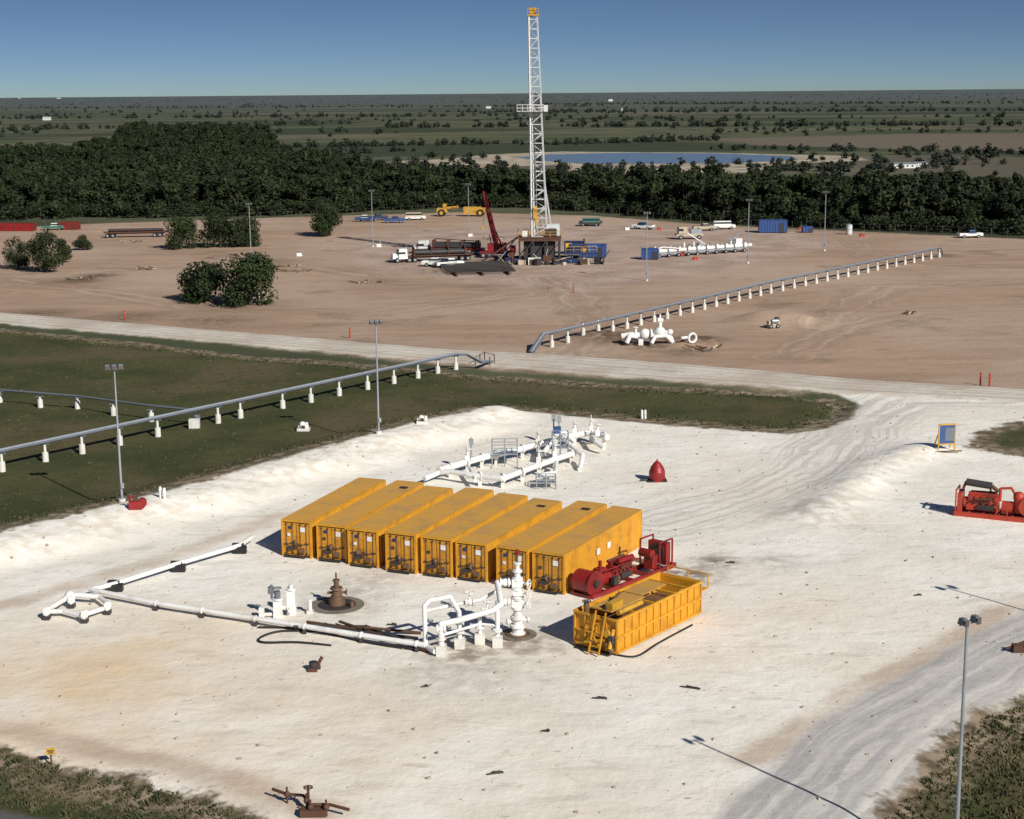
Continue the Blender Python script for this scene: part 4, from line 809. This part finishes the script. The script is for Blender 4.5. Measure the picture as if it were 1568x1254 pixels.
for i in range(11):
    x=.8+i*(L-1.6)/10; b.cyl((x,-.6,1.3),(x+L/12,-.4,1.3),.38,m,10); b.cyl((x,.5,1),(x,.5,1.5+rr_.random()*1.2),.22,m,10); b.sph((x+.5,-.6,1.7),.28,m); b.wheel((x,-.9,.4),.4,.3); b.box((x+.4,rr_.uniform(-.8,.6),1.1),(.4,.3,.6),rr_.choice(['dark','galv','dark','blue'])); b.beam((x,rr_.uniform(-.8,.8),1.0),(x+1.2,rr_.uniform(-.8,.8),2.2),.1,rr_.choice([m,'dark','galv']))
b.box((L-2,0,2.0),(1.5,1.6,1.5),m); b.box((L*.55,0,1.8),(1.0,1.0,1.1),'galv'); b.box((L*.35,-.9,.6),(.8,.3,.8),'orange'); b.tube([(1,-1,1.6),(4,-1,2.1),(8,-1,1.6)],.12,m); b.beam((L*.6,0,2),(L*.45,1,4.4),.18,m); b.beam((L-4,0,2),(L-1,.5,3.8),.16,'galv')
b.build('well_service_trailer',a,rz)
b=B(); b.box((0,0,1.0),(6,2.2,.4),'tan'); b.box((-1.5,0,2),(2,2,1.4),'tan',top=(.9,.9)); b.box((-2.0,0,2.1),(1.1,2.03,.5),'glass'); b.box((1.5,0,1.7),(2.4,1.4,1.0),'galv'); b.wheel((-2,-1,.5),.5,.35); b.wheel((2,-1,.5),.5,.35); b.build('service_truck',P(1055,366),.1)
p=P(1300,359); b=B(); b.cyl((0,0,0),(0,0,2.2),.7,'mast',16); 
for z_ in(.1,1.2,2.15): b.flange((0,0,z_),(0,0,1),.75,'galv',.08)
b.cyl((0,0,2.2),(0,0,2.4),.3,'galv'); b.build('storage_drum',p)
for u,v in((458,392),(580,378),(1065,398),(1010,352),(1320,362),(720,362),(960,352),(1045,362),(1225,352)): 
    b=B(); b.box((0,0,.3),(1.0,.7,.6),'white' if u<1000 else 'orange'); b.cyl((.3,0,.6),(.3,0,1.1),.12,'galv'); b.beam((-.8,0,.1),(.8,.2,.1),.12,'tan'); b.build('equipment_crate',P(u,v),.2)
# lumber and debris heaps on the dirt lot
for u,v,n_ in((440,408,8),(452,416,8),(222,412,9),(128,428,12),(200,371,8),(565,433,10),(1400,480,5),(1085,535,8),(760,366,8)):
    b=B(); rr_=random.Random(u)
    for i in range(n_):
        x,y=rr_.uniform(-2,2),rr_.uniform(-1.2,1.2); b.beam((x,y,.12),(x+rr_.uniform(-1.8,1.8),y+rr_.uniform(-.8,.8),rr_.uniform(.1,.5)),.18,rr_.choice(['rust','brown','tan','wood']))
    b.build('debris_pile',P(u,v))
# far structures
def bld(u,v,L,H,m='white'):
    b=B(); b.box((0,0,H/2),(L,6,H),m); b.add([(-L/2,-3.3,H),(L/2,-3.3,H),(L/2,3.3,H),(-L/2,3.3,H),(-L/2,0,H*1.25),(L/2,0,H*1.25)],[(0,1,5,4),(2,3,4,5),(0,4,3),(1,2,5)],'galv')
    for i in range(4): b.box((-L*.35+i*L*.23,-3.02,H*.5),(L*.09,.05,H*.35),'glass')
    b.build('farm_building',P(u,v))
for q_ in((1383,257,9,1.8),(1408,255,5,1.6),(72,184,10,4),(90,151,50,8),(30,151,30,7),(955,170,8,4),(748,166,10,4),(935,155,14,6)): bld(*q_)
def pole(u,v,h):
    b=B()
    for x in(-1.6,1.6): b.cyl((x,0,0),(x,0,h),.2,'wood',6,.14)
    b.beam((-3,0,h*.88),(3,0,h*.88),.22,'wood'); b.beam((-1.6,0,h*.6),(1.6,0,h*.85),.12,'wood')
    b.build('utility_pole',P(u,v))
for q_ in((671,200,16),(1075,218,16),(645,196,14),(1556,212,15)): pole(*q_)
# ------------------------------------------------------------------ weeds and stones
k=NT('dry_grass'); oi=k.noise(.5,3); k.set(k.b.inputs['Base Color'],k.mix(k.step(oi,.4,.64),(0.046,0.056,0.018),(0.13,0.105,0.05))); k.b.inputs['Roughness'].default_value=.9; M['weed']=k.mat
vs=[];fs=[];vs_c=[]
def samp(poly,lo,hi):
    xs_=[p[0] for p in poly];ys_=[p[1] for p in poly]
    X_=rng.uniform(min(xs_),max(xs_),60000); Y_=rng.uniform(min(ys_),max(ys_),60000); s_=sd(X_,Y_,poly); m_=(s_>lo)&(s_<hi)&(abs(X_)<Y_*.36+5)&(sd(X_,Y_,ASPH)<-.3); return list(zip(X_[m_],Y_[m_]))
for poly,lo,hi,n,h0,h1 in ((LR,.5,25,5500,.08,.26),(LL,.3,25,5500,.08,.26),(GRASS,.8,4,2600,.1,.32),(GRASS,3,90,3000,.06,.16)):
    c_=samp(poly,lo,hi); random.shuffle(c_); 
    for x,y in c_[:n]: vs_c.append((x,y,random.uniform(h0,h1)))
cx=np.array([q_[0] for q_ in vs_c]);cy=np.array([q_[1] for q_ in vs_c]); cz=hfun(cx,cy)
for (x,y,h_),z in zip(vs_c,cz):
    for _ in range(6):
        a_=random.uniform(0,6.28); r_=random.uniform(0,.22); px,py_=x+r_*math.cos(a_),y+r_*math.sin(a_); a2=random.uniform(0,6.28); w_=.04+h_*.12; ln=h_*random.uniform(.2,.8)
        o_=len(vs); vs+= [(px-w_*math.cos(a2),py_-w_*math.sin(a2),z-.03),(px+w_*math.cos(a2),py_+w_*math.sin(a2),z-.03),(px+ln*math.sin(a_),py_+ln*math.cos(a_),z+h_*random.uniform(.6,1))]; fs.append((o_,o_+1,o_+2))
me=bpy.data.meshes.new('grass_tufts'); me.from_pydata(vs,[],fs); me.materials.append(M['weed']); ob=bpy.data.objects.new('grass_tufts',me); scene.collection.objects.link(ob)
M['stone']=paint('caliche_stone',(0.42,0.35,0.27),.9,0,.6,(0.15,0.12,0.09),3)
b=B()
sx=rng.uniform(-60,60,2800); sy=rng.uniform(52,175,2800); mk=(sd(sx,sy,WHITE)>1)&(sd(sx,sy,LR)<0)&(sd(sx,sy,LL)<0); sx,sy=sx[mk],sy[mk]; sz=hfun(sx,sy)
for x,y,z in zip(sx,sy,sz):
    r_=random.choice((.03,.04,.05,.06,.1)); b.box((x,y,z+r_*.3),(r_*2*random.uniform(.7,1.6),r_*2,r_*1.1),'stone',random.uniform(0,3),top=(.6,.5))
b.build('scattered_stones')
print('objects',len(bpy.data.objects),'near',len(near),'far',len(fr_),'f1',len(f1),'f2',len(f2),'top',top,'CH',CH,'Wt',Wt)
